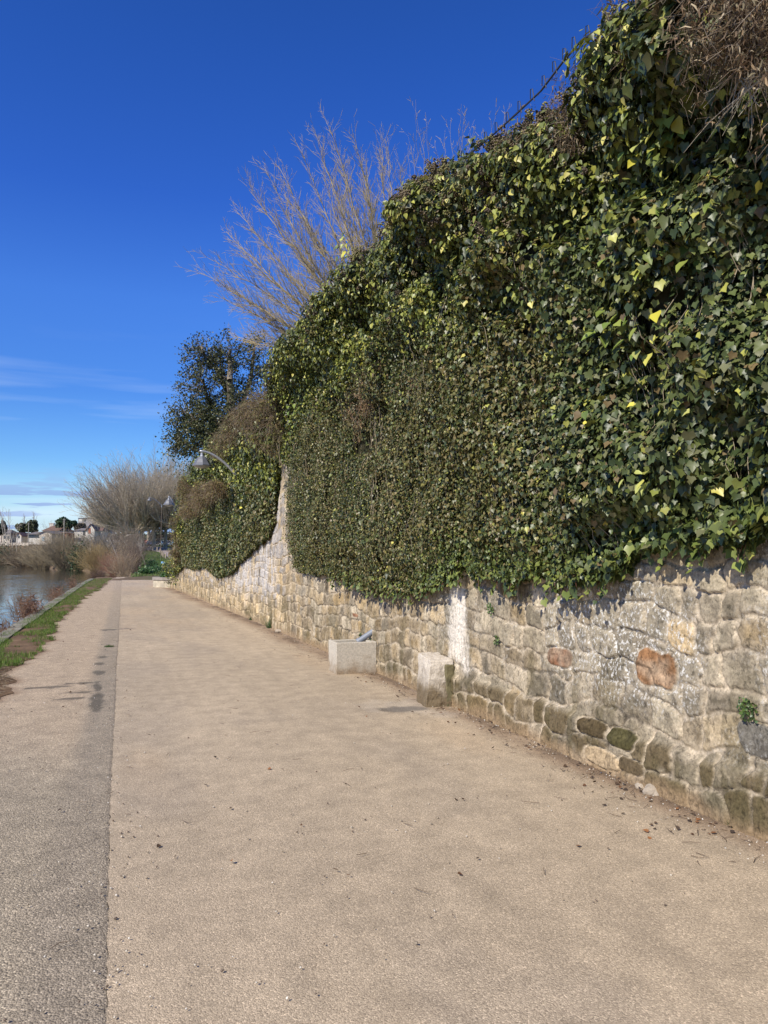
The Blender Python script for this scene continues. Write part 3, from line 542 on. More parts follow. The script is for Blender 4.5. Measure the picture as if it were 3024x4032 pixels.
def upshoots(n, y0, y1, h, size, par, nl=9):
    y = np.exp(RNG.uniform(math.log(y0), math.log(y1), n)); C = surf(y, ztop(y)); C[:, 0] += RNG.uniform(-.05, .35, n); d = RNG.normal(0, .5, (n, 3)); d[:, 2] = 1; l = h*RNG.random(n)**1.6
    T = C+d*l[:, None]; M = (C+T)/2+RNG.normal(0, .02, (n, 3)); w_ = np.full((n, 1), .0035); V, f = segmesh(np.vstack([np.hstack([C-(0, 0, .1), M, w_, w_]), np.hstack([M, T, w_, w_*.6])]), 3); npmesh('top_shoots', V, f, mat('shoot_brown', (.16, .13, .07), .8), None, par, local=False)
    t = RNG.random((n, nl, 1)); P = (C[:, None]+(T-C)[:, None]*t+RNG.normal(0, .03, (n, nl, 3))).reshape(-1, 3); m = len(P); nm = RNG.normal(0, .6, (m, 3)); nm[:, 0] -= 1; nm[:, 2] += .3
    V, f, k = leafmesh(P, nm, RNG.normal(0, .6, (m, 3)), size*RNG.uniform(.5, 1.2, m), HEART); return V, f, np.repeat(pick([[.05, .08, .025], [.10, .14, .035], [.22, .25, .06], [.12, .09, .05]], [3, 3, 1.5, 1.5], m), k, 0)
parts.append(upshoots(420, 3.8, YSPLIT-.2, .28, .045, ivyE))
V, f, t = join(parts); npmesh('crown', V, f, leafm, t, ivyE, local=False)
V, f, t = join([ivyleaves(150000, YSPLIT, 40.4, .058, TRI, .05)]); 
V2, f2, t2 = sprigs(700, YSPLIT, 39.5, .22, 16, .085, TRI, True, .8); V, f, t = join([(V, f[0], t), (V2, f2, t2)]); npmesh('foliage', V, f, leafm, t, ivyF, local=False)
# dark woody mat of stems and roots behind the leaves
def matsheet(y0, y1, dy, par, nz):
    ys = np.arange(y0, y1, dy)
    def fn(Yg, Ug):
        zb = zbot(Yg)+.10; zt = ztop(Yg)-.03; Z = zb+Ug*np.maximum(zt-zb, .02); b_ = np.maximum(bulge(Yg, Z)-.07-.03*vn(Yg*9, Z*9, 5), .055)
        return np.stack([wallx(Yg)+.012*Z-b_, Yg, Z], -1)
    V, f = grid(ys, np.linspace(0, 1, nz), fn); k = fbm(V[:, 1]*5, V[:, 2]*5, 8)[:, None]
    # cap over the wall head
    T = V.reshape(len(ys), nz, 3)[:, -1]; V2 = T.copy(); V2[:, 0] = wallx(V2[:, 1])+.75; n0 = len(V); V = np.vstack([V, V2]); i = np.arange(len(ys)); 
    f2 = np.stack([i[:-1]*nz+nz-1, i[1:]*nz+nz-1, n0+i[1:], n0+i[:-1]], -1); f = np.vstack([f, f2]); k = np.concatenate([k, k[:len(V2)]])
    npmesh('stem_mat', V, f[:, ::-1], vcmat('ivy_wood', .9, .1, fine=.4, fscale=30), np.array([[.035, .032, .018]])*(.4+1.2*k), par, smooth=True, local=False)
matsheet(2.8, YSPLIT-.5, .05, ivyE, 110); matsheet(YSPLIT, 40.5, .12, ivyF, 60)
# runners and bare woody stems on the face
def runners(n, y0, y1, r, par, name, col, ln=(.3, 1.1), proud=.03):
    segs = []
    for _ in range(n):
        y = math.exp(random.uniform(math.log(y0), math.log(y1))); zb, zt = float(zbot(np.array(y))), float(ztop(np.array(y))); l = random.uniform(*ln); z = random.uniform(zb+.05, max(zb+.1, zt-.6)); dy = random.uniform(-.25, .25); p = None
        for i in range(7):
            yq_ = y+dy*i/6*l+random.gauss(0, .008); zq = z+l*i/6; q_ = surf(np.array(yq_), np.array(zq), proud+.015*math.sin(i*1.3+y))
            if p is not None: segs.append([*p, *q_, r*(1-.1*(i-1)), r*(1-.1*i)])
            p = q_
    V, f = segmesh(segs, 4); npmesh(name, V, f, mat(name+'_bark', col, .8, .3, 20), None, par, local=False)
runners(330, 3.3, 10, .0034, ivyE, 'stem', (.30, .25, .17), (.25, .9), .05); runners(140, 9, YSPLIT, .006, ivyE, 'runner', (.26, .21, .13))
# hanging shoots along the lower edge with fresh leaves
def hanging(n, y0, y1, size):
    segs = []; P = []; 
    for _ in range(n):
        y = random.uniform(y0, y1); z = float(zbot(np.array(y)))+.15; l = random.uniform(.10, .30); p = surf(np.array(y), np.array(z), .01); dy = random.uniform(-.35, .35)
        for i in range(8):
            q_ = p+np.array([random.gauss(0, .008)-.004, dy*l/8+random.gauss(0, .006), -l/8]); q_[0] = min(q_[0], float(wallx(q_[1]))-.05); segs.append([*p, *q_, .0022, .002]); p = q_; P.append(p+RNG.normal(0, .018, 3))
    P = np.array(P); m = len(P); nm = RNG.normal(0, .4, (m, 3)); nm[:, 0] -= 1; nm[:, 2] += .5; tp = RNG.normal(0, .4, (m, 3)); tp[:, 2] -= 1
    V, f, k = leafmesh(P, nm, tp, size*RNG.uniform(.6, 1.25, m), IVY); return segs, V, f, np.repeat(pick([[.115, .15, .034], [.19, .22, .05], [.06, .085, .025], [.30, .30, .07]], [3, 3, 3, .4], m), k, 0)
s1, V1, f1, t1 = hanging(110, 3.0, 7.4, .062); s2, V2, f2, t2 = hanging(120, 7.2, 12., .052)
V, f, t = join([(V1, f1, t1), (V2, f2, t2)]); npmesh('hanging_leaves', V, f, leafm, t, ivyE, local=False)
V, f = segmesh(s1+s2, 4); npmesh('hanging_shoots', V, f, mat('red_shoot', (.20, .09, .06), .6), None, ivyE, local=False)
# pale and yellowing sprays that stand out
def spray(px, py, n, rad, size, pal, tm=HEART):
    c = wallp(px, py, .38); P = c+RNG.normal(0, 1, (n, 3))*np.array([.05, rad, rad*.7]); nm = RNG.normal(0, .4, (n, 3)); nm[:, 0] -= 1; nm[:, 2] += .7; nm[:, 1] -= .3; tp = RNG.normal(0, .35, (n, 3)); tp[:, 2] -= 1
    V, f, k = leafmesh(P, nm, tp, size*RNG.uniform(.7, 1.25, n), tm); return V, f, np.repeat(pick(pal, [1]*len(pal), n), k, 0)
YG = [[.20, .26, .05], [.30, .35, .07], [.14, .20, .045]]; YE = [[.55, .50, .06], [.48, .46, .10], [.40, .42, .12]]
parts = [spray(2600, 930, 26, .17, .085, YG), spray(2450, 900, 16, .12, .085, YG), spray(2390, 1250, 16, .12, .085, YG+[[.3, .33, .2]]), spray(2500, 1310, 9, .10, .08, YE+YG), spray(1935, 1600, 4, .05, .10, YE), spray(2600, 490, 26, .15, .09, YE+YG), spray(2550, 560, 12, .10, .085, YE),
         spray(1900, 940, 14, .18, .06, YG), spray(1800, 760, 20, .22, .06, YE+YG), spray(1650, 730, 26, .22, .06, YE+YG), spray(2520, 1880, 5, .08, .07, YE), spray(2280, 1660, 6, .14, .06, YG), spray(1420, 1400, 12, .2, .06, YE), spray(1120, 1480, 26, .35, .07, YG), spray(1150, 1600, 26, .4, .07, YG), spray(1360, 960, 26, .15, .07, YE+YG)]
V, f, t = join(parts); npmesh('yellow_leaves', V, f, leafm, t, ivyE, local=False)
# flower and berry heads near the top
def umbels(n, y0, y1, r, par):
    y = np.exp(RNG.uniform(math.log(y0), math.log(y1), n)); kp = fbm(y*1.5, y*0, 260) > .33; y = y[kp]; n = len(y); z = ztop(y)-np.abs(RNG.normal(0, .42, n))+.12; C = surf(y, np.minimum(z, ztop(y)), .16); C[:, 2] = z; C[:, 0] += RNG.uniform(-.08, .15, n)
    nb = 16; d = RNG.normal(0, 1, (n, nb, 3)); d /= np.linalg.norm(d, axis=2, keepdims=True); P = (C[:, None]+d*r*RNG.uniform(.6, 1, (n, nb, 1))).reshape(-1, 3); m = len(P); s = r*.30
    O = np.array([[1, 0, 0], [-1, 0, 0], [0, 1, 0], [0, -1, 0], [0, 0, 1], [0, 0, -1.]])*s; V = (P[:, None]+O[None]).reshape(-1, 3)
    F8 = np.array([[0, 2, 4], [2, 1, 4], [1, 3, 4], [3, 0, 4], [2, 0, 5], [1, 2, 5], [3, 1, 5], [0, 3, 5]]); f = (F8[None]+(np.arange(m)*6)[:, None, None]).reshape(-1, 3)
    t = np.repeat(np.repeat(pick([[.17, .13, .08], [.24, .22, .09], [.09, .07, .05]], [3, 3, 1.5], n), nb, 0), 6, 0); npmesh('flower_heads', V, f, vcmat('umbel', .8, .2), t, par, local=False)
umbels(3600, 4.2, YSPLIT-.2, .034, ivyE)
# ------------------------------------------------------------------ dry clematis tangles
def tangle(name, label, blobs, n_twig, n_leaf, tl, ls, pal, par_loc, arch=0.):
    """blobs: (centre, radii) ellipsoids filled with fine dry stems and curled leaves"""
    E = empty(name, par_loc, label, 'dry creeper'); blobs = [(c_+np.array([.03 if tl < .2 else -.06, 0, 0]), (r_[0]*(.7 if tl < .2 else .9), r_[1], r_[2])) for c_, r_ in blobs]; vol = np.array([b[1][0]*b[1][1]*b[1][2] for b in blobs])**.7; pb = vol/vol.sum()
    def samp(n):
        i = RNG.choice(len(blobs), n, p=pb); d = RNG.normal(0, 1, (n, 3)); d /= np.linalg.norm(d, axis=1, keepdims=True); rr = RNG.random((n, 1))**.45
        return np.array([blobs[k][0] for k in i])+d*rr*np.array([blobs[k][1] for k in i]), d
    _s = samp
    def samp(n):
        P, d = _s(n*4); q_ = 5./max(1, tl*5); nz = fbm(P[:, 1]*q_, P[:, 2]*q_+P[:, 0], 401, 3); i = np.argsort(-(nz+RNG.normal(0, .07, len(nz))))[:n]; return P[i], d[i]
    P, d = samp(n_twig); dr = RNG.normal(0, 1, (n_twig, 3))+d*.25; dr[:, 2] -= .25; dr /= np.linalg.norm(dr, axis=1, keepdims=True); ln = tl*RNG.uniform(.4, 1.5, (n_twig, 1)); r = np.full((n_twig, 1), tl*.010)
    M = P+dr*ln*.5; Q = M+(dr+np.array([0, 0, -.35])+RNG.normal(0, .2, (n_twig, 3)))*ln*.5
    segs = np.vstack([np.hstack([P, M, r, r*.8]), np.hstack([M, Q, r*.8, r*.4])]); V, f = segmesh(segs, 3)
    tt = np.repeat(np.tile(pick([[.20, .15, .10], [.28, .23, .17], [.14, .10, .07]], [3, 2, 2], n_twig), (2, 1)), 6, 0); npmesh('dry_stems', V, f, vcmat('dry_stem', .85, .15), tt, E, local=False)
    P, d = samp(n_leaf); nm = RNG.normal(0, 1, (n_leaf, 3)); tp = RNG.normal(0, .5, (n_leaf, 3)); tp[:, 2] -= .8
    V, f, k = leafmesh(P, nm, tp, ls*RNG.uniform(.5, 1.5, n_leaf), STRIP); npmesh('dry_leaves', V, f, vcmat('dry_leaf', .8, .2, .15), np.repeat(pick(pal, [1]*len(pal), n_leaf), k, 0), E, local=False)
    return E
BP = [[.20, .13, .075], [.27, .19, .11], [.13, .09, .055], [.18, .15, .09], [.38, .31, .20]]
def wb(px, py, off, r): return (wallp(px, py, off), r)
bl = [wb(2900, 60, .75, (.42, .5, .35)), wb(2700, 130, .6, (.35, .4, .35)), wb(3000, 200, .65, (.35, .4, .3)), wb(2560, 60, .55, (.25, .35, .3)), wb(2840, 260, .6, (.25, .3, .25)), wb(3150, 100, .8, (.45, .5, .5)), wb(2950, -150, .8, (.45, .6, .4)), wb(2700, -80, .6, (.4, .5, .3)), wb(3040, 300, .6, (.2, .25, .2)), wb(2500, 40, .5, (.25, .4, .35)), wb(2560, 200, .5, (.22, .35, .25))]
T1 = tangle('dry_creeper', 'big tangle of dry brown creeper overhanging at the top of the wall, nearest the viewer', bl, 2600, 11500, .15, .040, BP, tuple(wallp(2900, 100, .5)))
# bare pale shoots poking from it
segs = []
for _ in range(34):
    p = wallp(random.uniform(2880, 3080), random.uniform(230, 330), .6); d = np.array([random.gauss(-.2, .2), random.gauss(.4, .5), random.gauss(-.5, .3)]); l = random.uniform(.12, .28)
    for i in range(6):
        q_ = p+d*l/6; d = d+RNG.normal(0, .12, 3); d[2] -= .06; segs.append([*p, *q_, .004*(1-i*.12), .004*(1-(i+1)*.12)]); p = q_
V, f = segmesh(segs, 4); npmesh('bare_shoots', V, f, mat('pale_shoot', (.42, .37, .28), .8), None, T1, local=False)
bl = [wb(2120, 470, .45, (.30, .35, .3)), wb(2060, 620, .45, (.25, .4, .35)), wb(2000, 760, .4, (.2, .35, .3)), wb(2200, 560, .4, (.2, .3, .2)), wb(2230, 380, .4, (.3, .3, .2))]
tangle('dry_creeper', 'rusty brown dry creeper hanging below the cable, left of the overhanging tangle', bl, 1500, 6500, .13, .036, BP, tuple(wallp(2060, 560, .4)))
bl = [wb(1410, 1560, .30, (.2, .5, .40)), wb(1380, 1680, .26, (.16, .45, .40)), wb(1460, 1480, .28, (.16, .6, .22)), wb(1600, 1540, .25, (.12, .5, .2))]
tangle('dry_creeper', 'small reddish brown dead clump in the middle of the ivy, left of centre', bl, 700, 2200, .16, .045, [[.26, .15, .08], [.30, .20, .11], [.20, .14, .08]], tuple(wallp(1400, 1600, .3)))
bl = [wb(1050, 1600, .5, (.4, 1.2, .35)), wb(1000, 1640, .5, (.4, 1.2, .4)), wb(940, 1680, .5, (.4, 1.4, .4)), wb(1050, 1690, .45, (.35, 1., .4)), wb(880, 1750, .45, (.4, 1.4, .35)), wb(1085, 1700, .4, (.3, .6, .5))]
tangle('dry_creeper', 'grey and russet dry creeper crowning the far stretch of wall above the lamp', bl, 2600, 7500, .26, .07, [[.17, .12, .06], [.22, .16, .075], [.13, .11, .05], [.17, .17, .06]], tuple(wallp(1000, 1650, .4)))
bl = [wb(800, 1950, .5, (.4, 1.6, .45)), wb(750, 2000, .5, (.4, 1.8, .4)), wb(850, 1930, .45, (.35, 1.2, .3)), wb(735, 1930, .5, (.4, 1.5, .5)), wb(700, 2080, .4, (.4, 1., .7)), wb(695, 2180, .35, (.35, .8, .6))]
tangle('dry_creeper', 'purplish brown dry creeper around the arm of the farther wall lamp', bl, 2600, 7500, .28, .08, [[.19, .12, .065], [.23, .17, .07], [.15, .12, .06], [.18, .17, .06]], tuple(wallp(780, 1980, .4)))
# ------------------------------------------------------------------ cable along the wall head
cabE = empty('cable', tuple(wallp(2200, 300, .3)), 'dark twisted cable with wire hooks strung along the top of the ivy', 'cable')
pts = [wallp(a, b_-14, .5) for a, b_ in [(2540, -10), (2442, 80), (2290, 172), (2215, 260), (2130, 372), (2030, 466), (1941, 545), (1860, 612), (1740, 700)]]
q = MB(); q.tube([p-np.array(cabE.location) for p in pts], .008, 6); q.tube([p-np.array(cabE.location)+np.array([.012, 0, .012+.006*(i % 2)]) for i, p in enumerate(pts)], .006, 6); q.build('wire', mat('black_wire', (.03, .03, .03), .6), cabE)
for a, b_ in zip(pts[:-1], pts[1:]):
    for t in (.25, .75):
        c = a+(b_-a)*t-np.array(cabE.location); h = MB(); h.tube([c+(0, 0, -.03), c+(-.01, .01, .07), c+(-.01, .04, .085), c+(0, .06, .02)], .004, 5); h.build('hook', _mc['black_wire'], cabE)
# railing post behind
rE = empty('fence_post', tuple(wp(1072, 1545, 19)), 'short dark metal post standing on the terrace above the bare strip', 'post')
q = MB(); q.tube([(0, 0, -.3), (0, 0, .25)], .02, 6); q.build('post', mat('grey_metal', (.16, .16, .17), .5, .1, 5, metal=.6), rE); q = MB(); q.tube([(0, 0, .2), (.35, .3, .42)], .012, 5); q.tube([(0, 0, .05), (-.3, -.2, .12)], .006, 4); q.build('stay', _mc['grey_metal'], rE)
# ------------------------------------------------------------------ wall lamps
def lamp(px_l, py_l, px_w, py_w, label, D, post=None):
    L0 = wp(px_l, py_l, D); yw = L0[1]; W0 = np.array([float(wallx(yw))-.05, yw+.05, wallp(px_w, py_w, .2)[2]])
    E = empty('wall_lamp', tuple(W0), label, 'street lamp', 'lamps on curved arms along the wall'); o = L0-W0
    if post is not None: W0 = L0+np.array(post); E.location = W0; o = L0-W0
    q = MB(); n = 12; P = []
    for i in range(n+1):
        t = i/n; P.append((o[0]*t*1.06, o[1]*t, (o[2]+.30)*math.sin(t*math.pi*.5)**.9))
    q.tube(P, [.040-.012*i/n for i in range(n+1)], 10); q.build('arm', mat('lamp_grey_metal', (.36, .37, .38), .4, .1, 6, metal=.3), E, True)
    q = MB(); q.tube([(0, 0, -.18), (0, 0, .18)], .045, 8); q.build('wall_bracket', _mc['lamp_grey_metal'], E)
    h = MB(); c = (o[0], o[1], o[2]); h.lathe([(0, .25), (.035, .25), (.04, .19), (.055, .15), (.07, .15)], 12, c); h.build('hanger', _mc['lamp_grey_metal'], E)
    s = MB(); s.lathe([(.06, .15), (.10, .14), (.15, .07), (.205, -.02), (.25, -.08), (.25, -.105), (.235, -.105), (.19, -.02), (.08, .12)], 8, c); s.build('lamp_shade', mat('shade_grey', (.15, .155, .165), .45, .1, 8, metal=.2), E)
    g = MB(); g.lathe([(.225, -.10), (.16, -.14), (.07, -.165), (0, -.168)], 16, c); g.build('lens', mat('lamp_glass', (.25, .26, .26), .15), E, True)
    return E
lamp(795, 1820, 985, 1862, 'grey cone lamp on a curved arm, the nearer of the two large wall lamps', 20.3)
lamp(664, 1980, 745, 2005, 'grey cone lamp on a curved arm, second along the wall near the brown creeper', 36.)
E = lamp(588, 1968, 600, 1962, 'tiny distant grey lamp in front of the bare plane trees', 95., (1.5, .6, -.7))
E['group'] = 'lamps on curved arms along the wall'
for ch in list(E.children): pass
q = MB(); q.tube([(0, 0, -6.5), (0, 0, .1)], [.05, .035], 8); q.build('pole', mat('dark_bark', (.14, .11, .08), .9), E)
# ------------------------------------------------------------------ stone trough, upright block, pipe
stm = mat('limestone', (.52, .46, .37), .9, .28, 9, .7, dist=.006, bscale=60)
def hexa(name, bot, top, h0, h1, m, par, bev=.012, sub=0):
    q = MB(); q.add([(*b_, h0) for b_ in bot]+[(t[0], t[1], t[2] if len(t) > 2 else h1) for t in top], [(3, 2, 1, 0), (4, 5, 6, 7), (0, 1, 5, 4), (1, 2, 6, 5), (2, 3, 7, 6), (3, 0, 4, 7)])
    return q.build(name, m, par, bevel=bev)
def roughen(o, amp=.006, cuts=22, sc=9.):
    """remesh a block into a slightly chipped, uneven surface"""
    md = o.modifiers.new('cut', 'SUBSURF'); md.subdivision_type = 'SIMPLE'; md.levels = 4; md.render_levels = 4
    tx_ = bpy.data.textures.new('chip', 'CLOUDS'); tx_.noise_scale = .08; d = o.modifiers.new('chip', 'DISPLACE'); d.texture = tx_; d.strength = amp*3; d.mid_level = .5; d.texture_coords = 'LOCAL'
    for p in o.data.polygons: p.use_smooth = False
def stonemat(name, base, dark, zlo, zhi):
    m, nt, b = newmat(name); L = nt.links; tc = N(nt, 'ShaderNodeTexCoord'); sp = N(nt, 'ShaderNodeSeparateXYZ'); L.new(tc.outputs['Object'], sp.inputs[0])
    n1 = N(nt, 'ShaderNodeTexNoise'); n1.inputs['Scale'].default_value = 7; n1.inputs['Detail'].default_value = 8; L.new(tc.outputs['Object'], n1.inputs['Vector'])
    n2 = N(nt, 'ShaderNodeTexNoise'); n2.inputs['Scale'].default_value = 60; n2.inputs['Detail'].default_value = 6; L.new(tc.outputs['Object'], n2.inputs['Vector'])
    a = N(nt, 'ShaderNodeMath', operation='MULTIPLY_ADD'); a.inputs[1].default_value = .55; L.new(n1.outputs['Fac'], a.inputs[0]); L.new(sp.outputs['Z'], a.inputs[2])
    mr = N(nt, 'ShaderNodeMapRange', interpolation_type='SMOOTHSTEP'); mr.inputs['From Min'].default_value = zlo; mr.inputs['From Max'].default_value = zhi; mr.inputs['To Min'].default_value = 1; mr.inputs['To Max'].default_value = 0; L.new(a.outputs[0], mr.inputs['Value'])
    mx = N(nt, 'ShaderNodeMix', data_type='RGBA'); mx.inputs[6].default_value = (*base, 1); mx.inputs[7].default_value = (*dark, 1); L.new(mr.outputs[0], mx.inputs[0])
    m2 = N(nt, 'ShaderNodeMapRange'); m2.inputs['From Min'].default_value = .3; m2.inputs['From Max'].default_value = .7; m2.inputs['To Min'].default_value = .78; m2.inputs['To Max'].default_value = 1.15; L.new(n2.outputs['Fac'], m2.inputs['Value'])
    vm = N(nt, 'ShaderNodeVectorMath', operation='SCALE'); L.new(mx.outputs[2], vm.inputs[0]); L.new(m2.outputs[0], vm.inputs['Scale']); L.new(vm.outputs[0], b.inputs['Base Color'])
    bp = N(nt, 'ShaderNodeBump'); bp.inputs['Strength'].default_value = .6; bp.inputs['Distance'].default_value = .006; L.new(n2.outputs['Fac'], bp.inputs['Height']); L.new(bp.outputs[0], b.inputs['Normal'])
    b.inputs['Roughness'].default_value = .9; b.inputs['Specular IOR Level'].default_value = .2; return m
a, b_, c_ = gp(1675, 2789), gp(1641, 2763), gp(1778, 2785); loc = ((a[0]+c_[0])/2, (a[1]+b_[1])/2, .0)
bot = [(a[0], a[1]), (c_[0], c_[1]), (c_[0]+.03, b_[1]+.02), (b_[0], b_[1])]; ht = .50
top = [(a[0]+.085, a[1]+.06, ht-.015), (c_[0]+.05, c_[1]+.05, ht-.015), (c_[0]+.03, b_[1]+.03, ht+.03), (b_[0]+.02, b_[1]+.01, ht+.035)]
bot = [(x-loc[0], y-loc[1]) for x, y in bot]; top = [(x-loc[0], y-loc[1], z) for x, y, z in top]
o = hexa('stone_block', bot, top, -.02, ht, stonemat('weathered_block', (.52, .46, .37), (.16, .12, .07), .38, .72), None, bev=.01); o.location = loc; roughen(o, .011)
tag(o, 'upright pale stone block leaning at the wall foot, below the white lime streak', 'stone block')
q = MB(); q.box(-.05, .05, -.14, .14, -.02, .44, .008); o = q.build('stone_slab', mat('mossy_stone', (.14, .12, .06), .9, .5, 10, .7), bevel=.01); o.location = (float(wallx(7.75))-.07, 7.75, 0); roughen(o, .006)
tag(o, 'dark mossy stone slab wedged between the upright block and the wall', 'stone slab')
TRE = empty('stone_trough', (3.05, 10.3, 0), 'pale open stone trough set against the wall, beyond the upright block', 'trough')
x0, x1, y0, y1 = 2.76-3.05, float(wallx(10.3))-3.05-.0, 10.09-10.3, 10.52-10.3; h = .43; tk = .055
tm = stonemat('trough_stone', (.50, .45, .36), (.27, .20, .125), .20, .56)
q = MB(); prof = [(x0, x1, y0, y0+tk), (x0, x1, y1-tk, y1), (x0, x0+tk, y0+tk+.002, y1-tk-.002), (x1-.08, x1, y0+tk+.002, y1-tk-.002)]
for p_ in prof: q.box(*p_, -.03, h, .004)
o = q.build('basin', tm, TRE, bevel=.008)
q = MB(); q.box(x0+tk+.002, x1-.085, y0+tk+.002, y1-tk-.002, -.02, .30); q.build('silt', mat('silt', (.10, .085, .06), .9, .3, 20), TRE)
PE = empty('drain_pipe', tuple(wallp(1462, 2480, .0)), 'grey plastic drain pipe slanting out of the wall above the trough', 'pipe')
q = MB(); p0 = np.array([.12, -.02, .04]); p1 = np.array([-.16, .04, -.15]); q.tube([p0, p1], .040, 14, cap=False); q.tube([p1, p0], .033, 14, cap=False)
d_ = p1-p0; q.build('pipe', mat('grey_pvc', (.20, .22, .25), .5, .08, 5), PE, True); q = MB(); q.tube([p1-d_*.02, p1+d_*.10], .046, 14, cap=False); q.build('collar', _mc['grey_pvc'], PE, True)
# ------------------------------------------------------------------ curved planter at the wall end
PL = empty('stone_planter', tuple(gp(655, 2303)), 'low rounded stone planter with a thick grey cap where the wall ends', 'planter')
cx_, cy_ = 2.36+.45-PL.location[0], 41.4-PL.location[1]+.3; Rr = 1.25
cap = MB(); body = MB(); A = np.linspace(R(150), R(285), 18)
def ring(mb, r0, r1, z0, z1):
    vs = []; 
    for a_ in A:
        for r_ in (r0, r1):
            for z_ in (z0, z1): vs.append((cx_+r_*math.cos(a_), cy_+r_*math.sin(a_), z_))
    fs = []
    for i in range(len(A)-1):
        k = i*4; fs += [(k, k+4, k+5, k+1), (k+2, k+3, k+7, k+6), (k+1, k+5, k+7, k+3), (k, k+2, k+6, k+4)]
    fs += [(0, 1, 3, 2)]; mb.add(vs, fs)
ring(body, Rr-.28, Rr, -.05, .38); ring(cap, Rr-.34, Rr+.05, .383, .52)
body.build('masonry', mat('planter_stone', (.46, .40, .29), .9, .35, 4, .6), PL); cap.build('coping', mat('coping_stone', (.26, .225, .19), .9, .25, 5, .5), PL)
# soil + plants
V, f = grid(np.linspace(0, 1, 6), A, lambda U, W: np.stack([cx_+U*(Rr-.2)*np.cos(W), cy_+U*(Rr-.2)*np.sin(W), .42+0*U], -1)); npmesh('soil', V, f, mat('planter_soil', (.07, .05, .03), .95), None, PL)
n = 5200; P = np.stack([RNG.uniform(-.5, 1., n)+cx_+PL.location[0]-.45, RNG.uniform(-.9, 1., n)+cy_+PL.location[1], RNG.uniform(.4, 1.0, n)], -1); ctr = np.array([cx_+PL.location[0], cy_+PL.location[1], .4]); kp = np.linalg.norm((P-ctr)/np.array([.95, 1.0, .6]), axis=1) < 1; P = P[kp]; n = len(P)
nm = RNG.normal(0, .6, (n, 3)); nm[:, 2] += 1; nm[:, 0] -= .5; V, f, k = leafmesh(P, nm, RNG.normal(0, 1, (n, 3)), .09*RNG.uniform(.6, 1.3, n), TRI)
tag(npmesh('green_shrub', V, f, leafm, np.repeat(pick([[.06, .14, .03], [.10, .20, .05], [.04, .09, .025]], [2, 2, 1], n), k, 0)), 'bright green leafy shrub growing in the stone planter', 'shrub')
# ------------------------------------------------------------------ plants at the wall foot, litter
def tuft(px, py, n, r, h, label, pal):
    c = gp(px, py); P = c+np.stack([np.clip(RNG.normal(0, r*.7, n), -r, r), np.clip(RNG.normal(0, r*.7, n), -r, r), 0*RNG.random(n)], -1); P[:, 0] = np.minimum(P[:, 0], wallx(P[:, 1])-.03); V, f, t = blades(P, h, pick(pal, [1]*len(pal), n), .9, .006)
    o = npmesh('grass_tuft', V-c, f, _mc['grass_blades'], t); o.location = c; return tag(o, label, 'grass tuft', 'weeds growing on the path edge')
GR = [[.08, .15, .05], [.12, .20, .06], [.10, .14, .08]]
tuft(1068, 2474, 90, .09, .24, 'tall grey green grass tuft at the wall foot, the farthest one', GR); tuft(430, 2548, 160, .07, .04, 'small dark green weed patch on the path just left of the seam', [[.05, .10, .02], [.07, .12, .03]])
tuft(2270, 2885, 60, .05, .06, 'tiny green weed at the wall foot below the square rust coloured stone', GR); tuft(2905, 3250, 90, .05, .06, 'thin green grass tuft at the wall foot, nearest the viewer', GR); tuft(1000, 2443, 60, .07, .1, 'low weed at the wall foot left of the tall grey green tuft', GR)
def wallplant(px, py, n, r, label):
    c = wallp(px, py, .02); P = c+np.clip(RNG.normal(0, .8, (n, 3)), -1.3, 1.3)*np.array([.015, r, r]); P[:, 0] = np.minimum(P[:, 0], wallx(P[:, 1])-.03); nm = RNG.normal(0, .5, (n, 3)); nm[:, 0] -= 1; V, f, k = leafmesh(P-c, nm, RNG.normal(0, 1, (n, 3)), .022*RNG.uniform(.5, 1.3, n), TRI)
    o = npmesh('wall_weed', V, f, leafm, np.repeat(pick([[.05, .09, .025], [.09, .14, .03]], [1, 1], n), k, 0)); o.location = c; tag(o, label, 'weed', 'weeds rooted in the wall joints')
wallplant(2945, 2795, 110, .045, 'dark little weed in the joint near the right edge of the wall'); wallplant(1932, 2398, 70, .035, 'green weed hanging in a joint just right of the lime streak'); wallplant(1958, 2520, 60, .03, 'small green weed lower in the joint right of the lime streak')
wallplant(1462, 2540, 150, .06, 'dark green weed growing at the back corner of the trough'); wallplant(1420, 2505, 60, .035, 'green weed sprouting beside the drain pipe'); wallplant(2250, 2868, 100, .045, 'mossy green weed on a ledge low in the wall, right of centre')
n = 620; y = np.exp(RNG.uniform(math.log(3.6), math.log(38), n)); x = wallx(y)-np.abs(RNG.normal(0, .22, n))-.06; far_ = RNG.random(n) < .22; x = np.where(far_, RNG.uniform(-1.4, 3.2, n), x)
kp = (fbm(y*1.1, y*0, 300) > .38) | far_; x, y = x[kp], y[kp]; n = len(x); P = np.stack([x, y, .024+0*x], -1); nm = RNG.normal(0, .35, (n, 3)); nm[:, 2] += 1
V, f, k = leafmesh(P, nm, RNG.normal(0, 1, (n, 3)), .024*RNG.uniform(.4, 1.4, n), HEART); V[:, 2] = np.maximum(V[:, 2], .016)
tag(npmesh('fallen_leaves', V, f, vcmat('dead_leaf', .8, .2), np.repeat(pick([[.12, .06, .03], [.08, .05, .03], [.22, .10, .04], [.05, .035, .025]], [3, 3, 1, 3], n), k, 0)), 'scattered dead leaves on the path and along the wall foot', 'leaf litter', kind='stuff')
n = 2600; y = RNG.uniform(7.8, 12.2, n); x = RNG.uniform(-2.1, -1.3, n); kp = x < vergex(y)+.1; x, y = x[kp], y[kp]; n = len(x); P = np.stack([x, y, .03+0*x], -1); d = RNG.normal(0, 1, (n, 3)); d[:, 2] *= .25; d /= np.linalg.norm(d, axis=1, keepdims=True)
